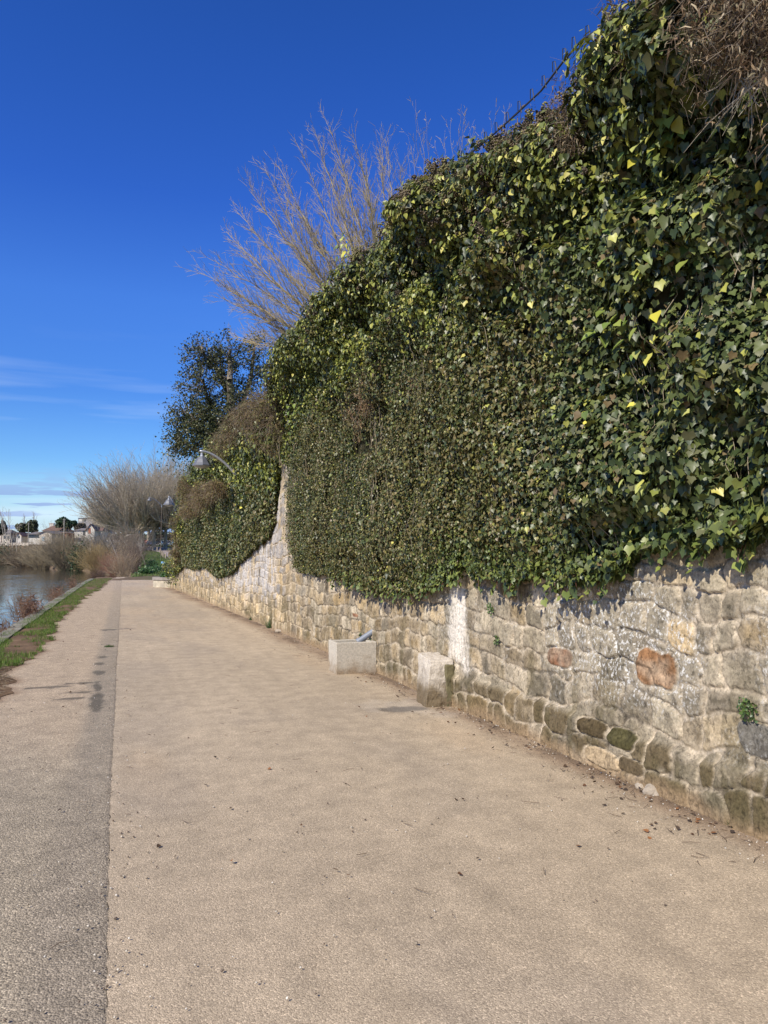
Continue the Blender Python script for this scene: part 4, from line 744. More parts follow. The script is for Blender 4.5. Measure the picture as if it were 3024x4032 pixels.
V, f = segmesh(np.hstack([P, P+d*RNG.uniform(.02, .09, (n, 1)), np.full((n, 1), .002), np.full((n, 1), .001)]), 3)
tag(npmesh('dry_straw', V, f, vcmat('dry_stem', .85, .15), np.repeat(pick([[.3, .24, .15], [.12, .08, .05], [.42, .36, .25]], [2, 3, 1], n), 6, 0)), 'dry straw and twigs on the muddy patch of the verge', 'straw', kind='stuff')
n = 2400; y = np.exp(RNG.uniform(math.log(2.8), math.log(30), n)); w_ = RNG.random(n); x = np.where(w_ < .45, wallx(y)-.05-np.abs(RNG.normal(0, .16, n)), np.where(w_ < .65, seamx(y)+RNG.normal(0, .10, n), RNG.uniform(-1.2, 3.2, n)))
P = np.stack([x, y, .018+0*x], -1); O = np.array([[1, 0, 0], [-.8, .2, 0], [0, 1, .1], [.1, -1, 0], [0, 0, .8], [0, 0, -1.]]); O = O[None]*RNG.uniform(.5, 1.3, (n, 6, 1))*(.0045*RNG.uniform(.5, 1.8, n))[:, None, None]; V = (P[:, None]+O).reshape(-1, 3)
F8 = np.array([[0, 2, 4], [2, 1, 4], [1, 3, 4], [3, 0, 4], [2, 0, 5], [1, 2, 5], [3, 1, 5], [0, 3, 5]]); f = (F8[None]+(np.arange(n)*6)[:, None, None]).reshape(-1, 3)
tag(npmesh('loose_grit', V, f, vcmat('grit', .9, .2), np.repeat(pick([[.5, .45, .36], [.3, .25, .18], [.16, .12, .09], [.6, .56, .48]], [3, 3, 3, 1], n), 6, 0)), 'loose grit and small pebbles scattered over the path', 'grit', kind='stuff')
n = 260; y = np.exp(RNG.uniform(math.log(3.2), math.log(24), n)); x = np.where(RNG.random(n) < .7, wallx(y)-.08-np.abs(RNG.normal(0, .25, n)), RNG.uniform(-1.2, 3.2, n)); P = np.stack([x, y, .022+0*x], -1); a_ = RNG.uniform(0, 6.3, n); d = np.stack([np.cos(a_), np.sin(a_), .05+0*a_], -1); l = RNG.uniform(.02, .11, (n, 1)); r_ = np.full((n, 1), .0018)
M = P+d*l*.5+RNG.normal(0, .004, (n, 3))*np.array([1, 1, .2]); Q = M+(d+RNG.normal(0, .3, (n, 3))*np.array([1, 1, .1]))*l*.5; V, f = segmesh(np.vstack([np.hstack([P, M, r_, r_]), np.hstack([M, Q, r_, r_*.6])]), 3)
tag(npmesh('fallen_twigs', V, f, mat('twig_brown', (.12, .08, .05), .9), None), 'small broken twigs lying on the path near the wall', 'twigs', kind='stuff')
# loose stones at the wall foot
for i, (px, py, s, lb) in enumerate([(2655, 3120, .065, 'pale rounded loose stone at the wall foot, the larger one'), (2695, 3085, .04, 'small pale loose stone wedged above the larger one'), (1128, 2490, .07, 'brown loose stone at the wall foot near the tall grass tuft')]):
    p = gp(px, py); p[0] = min(p[0], float(wallx(p[1]))-.05); bpy.ops.mesh.primitive_ico_sphere_add(subdivisions=4, radius=s); o = bpy.context.object; o.name = 'loose_stone'; o.location = (p[0], p[1], s*.4)
    vs = np.array([v.co for v in o.data.vertices]); k = 1+.35*(fbm(vs[:, 0]/s*1.2+3*i, vs[:, 1]/s*1.2+vs[:, 2]/s, 310)-.5)*2
    for v, kk in zip(o.data.vertices, k): v.co = v.co*float(kk); v.co.z *= .7
    for p_ in o.data.polygons: p_.use_smooth = True
    o.data.materials.append(mat('field_stone', (.38, .32, .24), .9, .35, 14, .6)); tag(o, lb, 'stone', 'loose stones at the wall foot')
# ------------------------------------------------------------------ trees
def grow(segs, p, d, ln, r, lvl, opts, tips=None):
    n = opts['n'][lvl]; p = np.array(p, float); d = np.array(d, float); d /= np.linalg.norm(d); r1 = r*opts['taper'][lvl]; pts = [(p, d, r)]
    for i in range(n):
        d = d+RNG.normal(0, opts['wig'][lvl], 3); d[2] += opts['up'][lvl]; d /= np.linalg.norm(d); q_ = p+d*ln/n; ra = r+(r1-r)*i/n; rb = r+(r1-r)*(i+1)/n
        segs.append([*p, *q_, ra, rb]); p = q_; pts.append((p, d, rb))
    if tips is not None and lvl >= opts.get('tl', 2): tips.append(p)
    if lvl+1 < len(opts['n']):
        for k in range(opts['kids'][lvl]):
            t = opts['t0'][lvl]+(1-opts['t0'][lvl])*(k+RNG.random())/opts['kids'][lvl]; i = min(int(t*n), n-1); p0, d0, r0 = pts[i]; p1 = pts[i+1][0]; pp_ = p0+(p1-p0)*(t*n-i)
            s = RNG.normal(0, 1, 3); s -= d0*(s@d0); s /= np.linalg.norm(s)+1e-9; a_ = opts['ang'][lvl]*RNG.uniform(.6, 1.3)
            grow(segs, pp_, d0*math.cos(a_)+s*math.sin(a_), ln*opts['ratio'][lvl]*RNG.uniform(.6, 1.2)*(1.15-.5*t), max(r0*opts['rr'][lvl], opts['rmin']), lvl+1, opts, tips)
def treeobj(name, label, cat, base, segs, bark, group=None, sides=3, split=None):
    E = empty(name, tuple(base), label, cat, group); segs = np.array(segs); big = segs[:, 6] > min(split, segs[:, 6].max()*.6) if split else np.ones(len(segs), bool)
    V, f = segmesh(segs[big], 7 if split else sides); npmesh('trunk', V, f, bark, None, E, smooth=bool(split), local=False)
    if split and (~big).any(): V, f = segmesh(segs[~big], sides); npmesh('branches', V, f, bark, None, E, local=False)
    return E
bark_g = mat('grey_twig_bark', (.36, .29, .165), .85, .3, 3); bark_p = mat('plane_bark', (.40, .34, .255), .85, .4, 1.2); bark_w = mat('willow_bark', (.33, .28, .19), .85, .3, 1.)
# bare shrubby tree on the terrace: stems aimed at the tips seen over the ivy
def fan(label, base, tips, r0, D, kids, shoot, name='bare_tree'):
    segs = []
    for (px, py) in tips:
        T = wp(px+random.uniform(-15, 15), py+random.uniform(-15, 15), D+random.uniform(-1.6, 1.6)); B = np.array(base)+RNG.normal(0, .12, 3); Lv = T-B; ln = np.linalg.norm(Lv)
        M = B+Lv*.5+np.array([0, 0, .10*ln])*random.uniform(-.1, .7)+RNG.normal(0, .08, 3); n = 16; pts = []
        for i in range(n+1):
            t = i/n; pts.append((1-t)**2*B+2*t*(1-t)*M+t*t*T+(RNG.normal(0, .022, 3) if 0 < i < n else 0))
        for i in range(n):
            ra = r0*(1-.84*i/n); segs.append([*pts[i], *pts[i+1], ra, r0*(1-.84*(i+1)/n)])
            if i > 3:
                for _ in range(kids):
                    d = (pts[i+1]-pts[i]); d /= np.linalg.norm(d); s = RNG.normal(0, 1, 3); s -= d*(s@d); s /= np.linalg.norm(s); a_ = random.uniform(.25, .75); dd_ = d*math.cos(a_)+s*math.sin(a_); dd_[2] += .15
                    grow(segs, pts[i]+d*random.random()*ln/n, dd_, shoot*random.uniform(.4, 1.25)*(1.1-.6*i/n), min(ra*.5, .011), 0, dict(n=[5, 3], taper=[.4, .5], wig=[.09, .12], up=[.035, .04], kids=[3, 0], t0=[.2, 0], ang=[.55, .5], ratio=[.45, .5], rr=[.65, .6], rmin=.0042))
    return treeobj(name, label, 'tree', base, segs, bark_g, sides=3, split=.02)
B1 = wp(1560, 1560, 18.5); B1[2] = 5.4
fan('leafless grey tree fanning up and left from behind the ivy', B1, [(790, 1075), (850, 1040), (880, 900), (900, 1130), (940, 1000), (945, 830), (990, 760), (1000, 1290), (950, 1220), (1045, 690), (1050, 1180), (1100, 650), (1130, 780), (1180, 600), (1255, 530), (1270, 700), (1300, 500), (1350, 640), (1390, 560), (1440, 640), (1500, 560), (1540, 600), (1010, 1330), (1060, 1000), (1120, 950), (1200, 850), (1330, 720), (930, 1330), (880, 1180), (1580, 650), (1200, 1000), (1060, 860), (1450, 760), (1380, 830)], .036, 18.5, 6, 1.05)
B2 = wp(1760, 1150, 13.5); B2[2] = 5.4
fan('smaller leafless shrub with upright twigs above the ivy, right of the fanned tree', B2, [(1625, 395), (1640, 440), (1680, 430), (1810, 400), (1835, 410), (1750, 520), (1720, 560), (1880, 500), (1950, 450), (1600, 520), (1590, 600), (1900, 520), (1860, 470), (1780, 480), (1990, 430)], .011, 13.5, 1, .5)
# ivy-clad tree
D = 33.; segs = []; tips = []
limbs = [([(925, 1830), (915, 1650), (905, 1500), (907, 1420), (906, 1375)], .22), ([(915, 1640), (895, 1540), (865, 1460), (825, 1430), (800, 1390), (785, 1362)], .13), ([(925, 1680), (955, 1590), (985, 1500), (998, 1400), (1000, 1345)], .14), ([(850, 1850), (842, 1700), (825, 1600), (800, 1500), (745, 1480)], .13), ([(845, 1760), (790, 1700), (740, 1660), (700, 1690)], .08), ([(860, 1620), (800, 1540), (730, 1530)], .07), ([(985, 1500), (1030, 1460), (1050, 1440)], .05), ([(870, 1470), (866, 1400), (862, 1370)], .05), ([(820, 1700), (760, 1640), (700, 1600)], .06), ([(820, 1790), (720, 1740), (680, 1765)], .06)]
lp = []
for pts, r in limbs:
    W = [wp(a, b_, D+random.uniform(-.8, .8)) for a, b_ in pts]
    for i in range(len(W)-1):
        m_ = (W[i]+W[i+1])/2+RNG.normal(0, .05, 3); ra = r*(1-.75*i/(len(W)-1)); rb = r*(1-.75*(i+1)/(len(W)-1)); segs += [[*W[i], *m_, ra, (ra+rb)/2], [*m_, *W[i+1], (ra+rb)/2, rb]]
        for _ in range(9):
            t = random.random(); c = W[i]+(W[i+1]-W[i])*t; d = RNG.normal(0, 1, 3); d[2] += .2; d[1] -= .1; grow(segs, c, d, random.uniform(.4, 1.0), .018, 0, dict(n=[4, 3], taper=[.5, .5], wig=[.15, .2], up=[.03, .02], kids=[5, 0], t0=[.3, 0], ang=[.7, .5], ratio=[.5, .5], rr=[.6, .6], rmin=.009, tl=0), tips)
        lp += [W[i]+(W[i+1]-W[i])*random.random() for _ in range(10)]
base = wp(925, 1830, D); ET = treeobj('ivy_clad_tree', 'dark half dead tree draped in ivy, standing left of the fanned bare tree', 'tree', base, segs, mat('ivy_tree_bark', (.17, .14, .10), .9, .4, 2.), split=.03)
C = np.array(tips+lp); C = C[RNG.random(len(C)) < np.where(C[:, 2] > wp(900, 1560, D)[2], .62, .95)]; nl = 12; P = (C[:, None]+RNG.normal(0, .12, (len(C), nl, 3))).reshape(-1, 3)
ex = []
for _ in range(1500):
    px_, py_ = random.gauss(870, 80), random.gauss(1720, 70)
    if py_ > 1540 and px_ < 1000: c = wp(px_, py_, D+random.gauss(0, .8)); ex.append(c+RNG.normal(0, .12, (8, 3)))
P = np.vstack([P]+ex); n = len(P); nm = RNG.normal(0, 1, (n, 3)); nm[:, 2] += .5; nm[:, 0] -= .3; V, f, k = leafmesh(P, nm, RNG.normal(0, 1, (n, 3)), .085*RNG.uniform(.6, 1.3, n), TRI); npmesh('foliage', V, f, leafm, np.repeat(pick([[.055, .065, .025], [.09, .10, .035], [.14, .14, .05]], [4, 3, 1.5], n), k, 0), ET, local=False)
# plane trees by the car park
def G(px, D): X = RT[0]*(px-CX)/F*D+FH[0]*D; Y = RT[1]*(px-CX)/F*D+FH[1]*D; return np.array([X, Y, float(groundz(np.array(X), np.array(Y)))])
def plane(px, D, H, label, lean=0., dens=1.):
    base = G(px, D); segs = []; th = H*.17; segs.append([*base, *(base+np.array([0, 0, th*.5])), .55, .45]); segs.append([*(base+np.array([0, 0, th*.5])), *(base+np.array([.1, 0, th])), .45, .42])
    top = base+np.array([.1, 0, th]); knobs = []
    for i in range(8):
        a_ = i*math.pi/4+random.uniform(-.3, .3); d = np.array([math.cos(a_), math.sin(a_), random.uniform(.05, 1.2)]); d /= np.linalg.norm(d); p = top
        for j in range(5):
            q_ = p+d*H*random.uniform(.045, .07); d = d+RNG.normal(0, .22, 3); d[2] += .05; d /= np.linalg.norm(d); segs.append([*p, *q_, max(.06, .27-.04*j), max(.05, .23-.04*j)]); p = q_; knobs.append((p, d))
    for p, d in knobs:
        for _ in range(int(5.4*dens)):
            dd_ = np.array([d[0]*.75+random.gauss(0, .30), d[1]*.75+random.gauss(0, .30), random.uniform(.5, 1.0)])+RT*lean; q_ = p+RNG.normal(0, .15, 3)
            grow(segs, q_, dd_, H*.52*random.uniform(.45, 1.1), .10, 0, dict(n=[7, 5, 3], taper=[.25, .4, .5], wig=[.10, .15, .18], up=[.045, .02, .0], kids=[10, 5, 0], t0=[.08, .2, 0], ang=[.45, .5, .5], ratio=[.30, .42, .5], rr=[.45, .5, .5], rmin=.018))
    return treeobj('plane_tree', label, 'tree', base, segs, bark_p, 'pollarded plane trees by the car park', split=.06)
plane(605, 196, 31, 'tallest pollarded plane tree, its pale trunk between the blue and the dark green car', -.05, 1.); plane(651, 202, 30, 'pollarded plane tree with the trunk left of the parked car beside the ivy', 0., .9)
plane(556, 190, 28, 'wide pollarded plane tree, the leftmost bare trunk showing beside the cars', -.15, 1.); plane(584, 222, 28, 'slimmer pollarded plane tree standing behind the row of the others', -.05, .8)
plane(522, 186, 25.5, 'pollarded plane tree whose grey crown spreads over the river bushes', -.22, 1.1); plane(478, 196, 23, 'leftmost pollarded plane tree, leaning towards the houses', -.24, 1.2); plane(705, 190, 29, 'pollarded plane tree half hidden behind the ivy corner', 0., .6)
# ------------------------------------------------------------------ river bank bushes
def bush(name, label, px, D, W, H, n, col, leanx=0., r=.03, zb=None, sub=5, up=.02, ang=(.15, 1.2), leaf=None):
    base = G(px, D); base[2] = -.9 if zb is None else zb; segs = []; bk_ = mat('bark_%d_%d_%d' % tuple(int(c*100) for c in col), col, .85, .3, 1.)
    for _ in range(n):
        a_ = random.uniform(0, 2*math.pi); t = random.uniform(*ang); d = np.array([math.cos(a_)*math.sin(t)*W/H, math.sin(a_)*math.sin(t)*W/H, math.cos(t)])+RT*leanx*random.random()
        ln = H*random.uniform(.65, 1.08); p = base+np.array([math.cos(a_), math.sin(a_), 0])*random.uniform(0, W*.28)
        grow(segs, p, d, ln*(np.linalg.norm(d)**.3), r, 0, dict(n=[6, 4, 2], taper=[.4, .5, .5], wig=[.09, .12, .15], up=[up, .02, 0], kids=[sub, 3, 0], t0=[.25, .2, 0], ang=[.5, .5, .5], ratio=[.40, .45, .5], rr=[.6, .6, .6], rmin=r*.33))
    V, f = segmesh(segs, 3); 
    E = empty(name, tuple(base), label, 'bush', 'bushes along the river bank'); npmesh('branches', V, f, bk_, None, E, local=False)
    if leaf:
        nl, ls, pal = leaf; P = base+RNG.normal(0, 1, (nl, 3))*np.array([W*.36, W*.36, H*.26])+np.array([0, 0, H*.42]); P = P[P[:, 2] > base[2]]; m_ = len(P); V, f, k = leafmesh(P, RNG.normal(0, 1, (m_, 3)), RNG.normal(0, 1, (m_, 3)), ls*RNG.uniform(.6, 1.4, m_), TRI)
        npmesh('foliage', V, f, leafm, np.repeat(pick(pal, [1]*len(pal), m_), k, 0), E, local=False)
    return E
TAN = (.30, .245, .155); GRY = (.27, .23, .18)
DGRN = [[.03, .06, .02], [.05, .09, .03]]
bush('willow_bush', 'large tan leafless willow mound over the water, largest of the bank bushes', 262, 138, 4.6, 7.4, 220, TAN, -.35, .035)
bush('willow_bush', 'lower tan willow bush at the left side of the large mound', 170, 150, 4.6, 5.0, 190, (.32, .26, .16), -.35, .035)
bush('willow_bush', 'brown willow bush left of the tan ones, under the small white gable', 105, 172, 6.5, 5.4, 150, (.24, .18, .11), -.1, .04)
bush('evergreen_bush', 'dark evergreen bush between the tan willow and the golden willow', 322, 134, 2.6, 4.2, 30, (.10, .09, .06), 0, .03, leaf=(3800, .22, DGRN))
bush('golden_willow', 'golden yellow leafless willow at the water edge', 385, 122, 3.2, 4.7, 190, (.36, .26, .12), -.25, .024)
bush('bare_thicket', 'grey leafless thicket behind the golden willow', 425, 140, 6, 7.0, 150, GRY, -.1, .035, zb=-.2)
bush('bare_thicket', 'brown leafless thicket under the plane trees, right of the grey one', 500, 128, 5, 6.5, 150, (.21, .165, .12), 0, .035, zb=.0)
bush('bare_thicket', 'darker scrub between the houses and the grey thicket', 350, 168, 6, 5.4, 110, (.22, .18, .12), 0, .04, zb=.6, leaf=(1800, .25, [[.06, .07, .03], [.05, .06, .03]]))
bush('red_dogwood', 'red stemmed leafless bush at the water edge', 452, 104, 1.9, 2.9, 190, (.32, .155, .10), -.2, .016)
bush('reed_bush', 'upright straw coloured leafless bush in front of the red one', 490, 80, 1.9, 3.1, 110, (.36, .27, .17), -.15, .014, zb=-.7)
bush('bare_thicket', 'dark brown brambly thicket at the left edge of the grass bank', 532, 86, 1.1, 3.2, 90, (.17, .12, .09), 0, .018, zb=-.3)
bush('bare_thicket', 'tall purplish brown saplings between the red bush and the grass bank', 508, 100, 1.8, 5.6, 34, (.24, .185, .13), 0, .022, zb=-.2, ang=(.05, .5))
bush('bramble', 'dark tangled bramble at the water edge near the end of the kerb', 388, 66, .9, 1.0, 110, (.16, .10, .07), 0, .010, zb=-.5)
bush('bare_thicket', 'brown thicket along the far left bank under the poplars', 30, 232, 9, 6., 150, (.20, .155, .10), 0, .05, leaf=(2500, .4, DGRN))
bush('bare_thicket', 'greyish scrub right of the poplars on the far left bank', 80, 215, 7, 5, 110, (.22, .18, .12), 0, .05)
# saplings with pale trunks on the bank
def sapling(px0, py0, px1, py1, D, r, label, col=(.40, .36, .29), name='sapling', kids=7):
    B = wp(px0, py0, D); T = wp(px1, py1, D); d = T-B; segs = []; grow(segs, B, d, np.linalg.norm(d), r, 0, dict(n=[10, 5, 3], taper=[.3, .4, .5], wig=[.03, .09, .1], up=[.005, .07, .05], kids=[kids*2, 5, 0], t0=[.35, .2, 0], ang=[.5, .5, .5], ratio=[.28, .4, .5], rr=[.45, .5, .5], rmin=r*.16))
    return treeobj(name, label, 'tree', B, segs, mat('sapling_bark_%d' % int(col[0]*100), col, .8, .3, 1.), split=r*.5)
for a in [(18, 2222, 4, 2010, 235, .16, 'tall leafless poplar at the left edge of the view'), (47, 2225, 30, 2030, 235, .15, 'tall poplar with a pale trunk, second from the left'), (52, 2225, 50, 2015, 232, .17, 'tallest poplar with a pale straight trunk on the left bank'), (68, 2222, 72, 2080, 225, .12, 'shorter pale trunked poplar right of the tallest')]: sapling(*a, name='poplar')
for a in [(583, 2262, 548, 2130, 88, .055, 'crooked pale sapling at the edge of the grass bank'), (552, 2262, 540, 2140, 90, .06, 'pale leaning sapling left of the grass bank'), (470, 2215, 430, 2120, 118, .09, 'grey sapling leaning left above the red bush'), (343, 2200, 325, 2120, 135, .08, 'thin grey sapling over the dark evergreen bush'), (362, 2215, 350, 2120, 130, .08, 'thin pale sapling left of the golden willow')]: sapling(*a, col=(.34, .30, .24))
# evergreens and round trees among the houses
def roundtree(px, py0, py1, wpx, D, label, pal, ls, n, name='tree', flat=1.):
    B = wp(px, py0, D); B[2] = float(groundz(np.array(B[0]), np.array(B[1]))); T = wp(px, py1, D); H = T[2]-B[2]; Rw = wpx/2*D/F; ch = (wp(px, py1, D)[2]-wp(px, py0, D)[2]); c = np.array([B[0], B[1], T[2]-ch*.5])
    E = empty(name, tuple(B), label, 'tree'); q = MB(); q.tube([(0, 0, 0), (.1, 0, H*.4), (0, .1, H*.75)], [Rw*.1, Rw*.07, Rw*.03], 7); q.build('trunk', mat('dark_bark', (.14, .11, .08), .9), E)
    nb = 26; cc = RNG.normal(0, 1, (nb, 3)); cc /= np.linalg.norm(cc, axis=1, keepdims=True); cc *= RNG.uniform(.35, .78, (nb, 1)); cc = cc*np.array([Rw, Rw, ch*.5*flat]); i = RNG.integers(0, nb, n); d = RNG.normal(0, 1, (n, 3)); d /= np.linalg.norm(d, axis=1, keepdims=True)
    P = c+cc[i]+d*np.array([Rw, Rw, ch*.5])*.32*RNG.uniform(.7, 1, (n, 1)); V, f, k = leafmesh(P, d+RNG.normal(0, .4, (n, 3)), RNG.normal(0, 1, (n, 3)), ls*RNG.uniform(.6, 1.4, n), TRI); npmesh('crown', V, f, vcmat('far_leaf', .6, .3), np.repeat(pick(pal, [1]*len(pal), n), k, 0), E, local=False)
roundtree(258, 2085, 2038, 84, 330, 'dark green umbrella pine behind the brown roofed house', [[.02, .045, .018], [.035, .07, .025]], .9, 3600, 'pine_tree')
roundtree(128, 2105, 2045, 46, 320, 'olive green round tree behind the small white gable, the taller one', [[.06, .075, .03], [.09, .095, .045], [.05, .055, .025]], .8, 2200); roundtree(88, 2105, 2058, 56, 325, 'olive brown round tree left of the taller olive one', [[.07, .075, .035], [.10, .09, .05]], .8, 2200)
roundtree(6, 2110, 2050, 36, 300, 'dark conifer at the very left edge among the poplars', [[.03, .04, .025], [.02, .03, .02]], .8, 1500, 'conifer')
roundtree(315, 2100, 2055, 60, 345, 'brownish bushy tree right of the umbrella pine', [[.10, .08, .05], [.07, .06, .04]], .8, 1500); roundtree(390, 2100, 2040, 90, 340, 'brown bare crowned tree on the rise behind the villa', [[.13, .11, .075], [.09, .075, .05]], .7, 2200)
for a in [(140, 2110, 132, 2025, 340, .25, 'leafless tree rising behind the olive green trees'), (100, 2110, 92, 2032, 345, .25, 'leafless tree behind the olive brown round tree')]: sapling(*a, col=(.36, .32, .28), name='bare_tree')
for i, (px, w_) in enumerate([(455, 100), (530, 110), (620, 110), (680, 80)]):
    roundtree(px, 2150, 2085+random.randint(-8, 8), w_, 262, ['grey brown woodland tree behind the white railing', 'grey brown woodland tree behind the leftmost plane trunk', 'grey brown woodland tree behind the parked cars', 'grey brown woodland tree behind the car beside the ivy'][i], [[.13, .11, .08], [.09, .08, .055], [.06, .08, .04]], .6, 2000)
# ------------------------------------------------------------------ houses
WH = mat('white_render', (.58, .54, .46), .9, .06, .4); CR = mat('cream_render', (.55, .48, .38), .9, .1, .4); RB = mat('brown_tile', (.17, .10, .075), .85, .25, 1.5); RG = mat('grey_tile', (.17, .15, .14), .85, .25, 1.5); GL = mat('dark_glass', (.04, .05, .06), .15, .1, 1.); BRK = mat('red_brick', (.30, .12, .07), .9, .2, 1.)
SH = mat('pale_shutter', (.40, .52, .56), .6, .1, 1.)
def house(label, px0, px1, ye, yr, D, dp, wm, rm, gable=True, wins=(), chim=None, roofcap=.25, yaw=.0, yb=None, name='house'):
    c = (px0+px1)/2; B = wp(c, ye, D); ze = B[2]; B[2] = float(groundz(np.array(B[0]), np.array(B[1])))-1.; E = empty(name, tuple(B), label, 'house', None, -TH+yaw); hw = (px1-px0)/2*D/F; h = ze-B[2]; rh = (ye-yr)*D/F
    q = MB(); 
    if gable: q.prism([(-hw, 0), (hw, 0), (hw, h), (0, h+rh), (-hw, h)], 'y', 0, dp)
    else: q.box(-hw, hw, 0, dp, 0, h)
    q.build('wall', wm, E); r_ = MB(); o_ = .5; t_ = roofcap
    if gable: s_ = rh/hw; r_.prism([(-hw-o_, h-o_*s_+.02), (0, h+rh+.02), (hw+o_, h-o_*s_+.02), (hw+o_, h-o_*s_+t_), (0, h+rh+t_), (-hw-o_, h-o_*s_+t_)], 'y', -o_, dp+o_)
    else: 
        ix = min(hw*.45, dp*.5); r_.add([(-hw-o_, -o_, h), (hw+o_, -o_, h), (hw+o_, dp+o_, h), (-hw-o_, dp+o_, h), (-hw+ix, dp/2, h+rh), (hw-ix, dp/2, h+rh), (-hw-o_, -o_, h+t_), (hw+o_, -o_, h+t_)], [(0, 1, 5, 4), (1, 2, 5), (2, 3, 4, 5), (3, 0, 4), (3, 2, 1, 0)])
    ro = r_.build('roof', rm, E)
    for (u, v, w2, h2, mm_) in wins:
        q = MB(); x = -hw+u*2*hw; z = h*v; q.box(x-w2/2, x+w2/2, -.05, .03, z, z+h2); q.build('window', mm_, E)
    if chim:
        q = MB(); x = -hw+chim*2*hw; q.box(x-.9, x+.9, dp/2-.5, dp/2+.5, h, h+rh+.8); q.box(x-1.1, x+1.1, dp/2-.7, dp/2+.7, h+rh+.803, h+rh+1.1); q.build('chimney', wm, ro)
    return E
house('beige house half hidden by poplars at the left edge', -25, 40, 2100, 2084, 320, 9, CR, RG, False, [(.7, .6, 1., 1.4, GL), (.9, .6, 1., 1.4, GL)])
house('small white gabled house with a brown roof among the trees', 64, 84, 2108, 2098, 300, 12, WH, RB, True, [(.5, .75, .8, 1., GL)])
house('long low white house with a dark grey roof beside the river', 110, 160, 2104, 2092, 300, 9, WH, RG, False, [(.25, .72, 2.2, 1.2, GL), (.75, .72, 2.6, 1.2, GL)])
house('beige gabled house in front of the brown roofs', 155, 205, 2101, 2091, 296, 12, CR, RG, True, [(.3, .45, 1., 1.6, SH)])
house('white house with a wide hipped brown roof and a broad chimney', 168, 248, 2090, 2067, 330, 12, WH, RB, False, [], .15)
house('low red brick house under the umbrella pine', 205, 262, 2099, 2094, 305, 8, BRK, RB, False)
house('white house with a shallow grey roof right of the pine', 292, 345, 2089, 2078, 315, 10, WH, RG, False, [(.75, .7, 1., 2., GL)])
house('white gabled villa with brick trim and a brown roof', 342, 372, 2084, 2064, 300, 12, WH, RB, True, [(.35, .75, 1.0, 2.2, BRK), (.5, .55, 2.4, .5, WH)]); house('lower wing with a brown hipped roof beside the villa', 366, 402, 2090, 2072, 304, 9, CR, RB, False, [(.5, .8, 1.2, 1., WH)])
house('flat roofed modern block on the rise above the villa', 308, 425, 2040, 2036, 420, 12, mat('block_grey', (.30, .28, .27), .9, .1, .3), RG, False, [(.12, .88, 3., 1.6, WH), (.2, .88, 2., 1.6, GL), (.7, .9, 8., .9, WH)], name='apartment_block')
house('tall pale building seen through the plane tree branches', 480, 522, 2048, 2040, 330, 10, WH, RG, False, [(.3, .8, 1.4, 2, GL), (.7, .8, 1.4, 2, GL), (.3, .6, 1.4, 2, GL), (.7, .6, 1.4, 2, GL)], name='building')
house('pale house behind the parked cars at the ivy corner', 628, 720, 2120, 2100, 260, 8, CR, RG, False, [(.35, .6, 1.2, 1.6, GL), (.5, .6, 1.2, 1.6, GL), (.65, .6, 1.2, 1.6, GL)])
# little roof corner on the terrace behind the first lamp
Bx = wp(800, 1880, 46); Eh = empty('house', tuple(Bx), 'corner of a yellowish house with a grey eave just left under the nearer lamp', 'house', None, -TH); q = MB(); q.box(-.55, 3, 0, 4, -6, .42); q.build('wall', mat('ochre_render', (.5, .38, .22), .9, .1, 1.), Eh); q = MB(); q.add([(-.75, -.3, .36), (3.2, -.3, .36), (3.2, 4.3, .36), (-.75, 4.3, .36), (-.75, -.3, .48), (3.2, -.3, .48), (1.2, 2, 1.15)], [(0, 1, 5, 4), (4, 5, 6), (5, 2, 6), (2, 3, 6), (3, 4, 6), (3, 2, 1, 0), (3, 0, 4), (1, 2, 5)]); q.build('roof', RG, Eh)
# garden walls, poles, railing
def gwall(label, px0, px1, y0, y1, D, m_, name='garden_wall'):
    a = wp(px0, y1, D); c = wp(px1, y1, D); zt = wp(px0, y0, D)[2]; ctr = (a+c)/2; hw = np.linalg.norm(c-a)/2; ctr[2] = min(a[2], float(groundz(np.array(ctr[0]), np.array(ctr[1]))))-.3; q = MB(); q.box(-hw, hw, 0, .35, 0, zt-ctr[2]-.12); q.box(-hw-.08, hw+.08, -.06, .41, zt-ctr[2]-.118, zt-ctr[2]); o = q.build(name, m_); o.location = ctr; o.rotation_euler = (0, 0, -TH); tag(o, label, 'wall')
gwall('low pale wall on the bank behind the left thicket', -20, 112, 2137, 2146, 250, CR); gwall('cream garden wall between the willow and the villa', 293, 345, 2133, 2142, 240, WH)
FR = empty('white_railing', tuple(wp(455, 2142, 225)), 'white panelled railing beyond the thickets, left of the plane trunks', 'railing', None, -TH); q = MB()
q.box(-2.6, 3.6, 0, .12, -1, 0.35); q.build('panel', mat('white_paint', (.75, .74, .70), .6, .05, 1.), FR)
q = MB(); q.box(-2.6, 3.6, 0, .12, .95, 1.1); q.box(-2.6, 3.6, .02, .1, .55, .68); q.build('rail', _mc['white_paint'], FR)
for i in range(7): q = MB(); q.box(-2.6+i*1.0-.08, -2.6+i*1.0+.08, -.02, .14, .352, 1.15); q.build('post', _mc['white_paint'], FR)
def upole(px, y0, y1, D, label, r=.13):
    a = wp(px, y1, D); t = wp(px, y0, D); a[2] = min(a[2], float(groundz(np.array(a[0]), np.array(a[1])))); E = empty('utility_pole', tuple(a), label, 'pole', 'utility poles among the houses'); h = t[2]-a[2]; q = MB(); q.tube([(0, 0, 0), (0, 0, h)], [r*1.2, r*.8], 8); q.build('pole', mat('pole_wood', (.33, .30, .25), .85, .2, 1.), E); q = MB(); q.box(-.5, .5, -.06, .06, h-.5, h-.38); q.build('crossarm', _mc['pole_wood'], E)
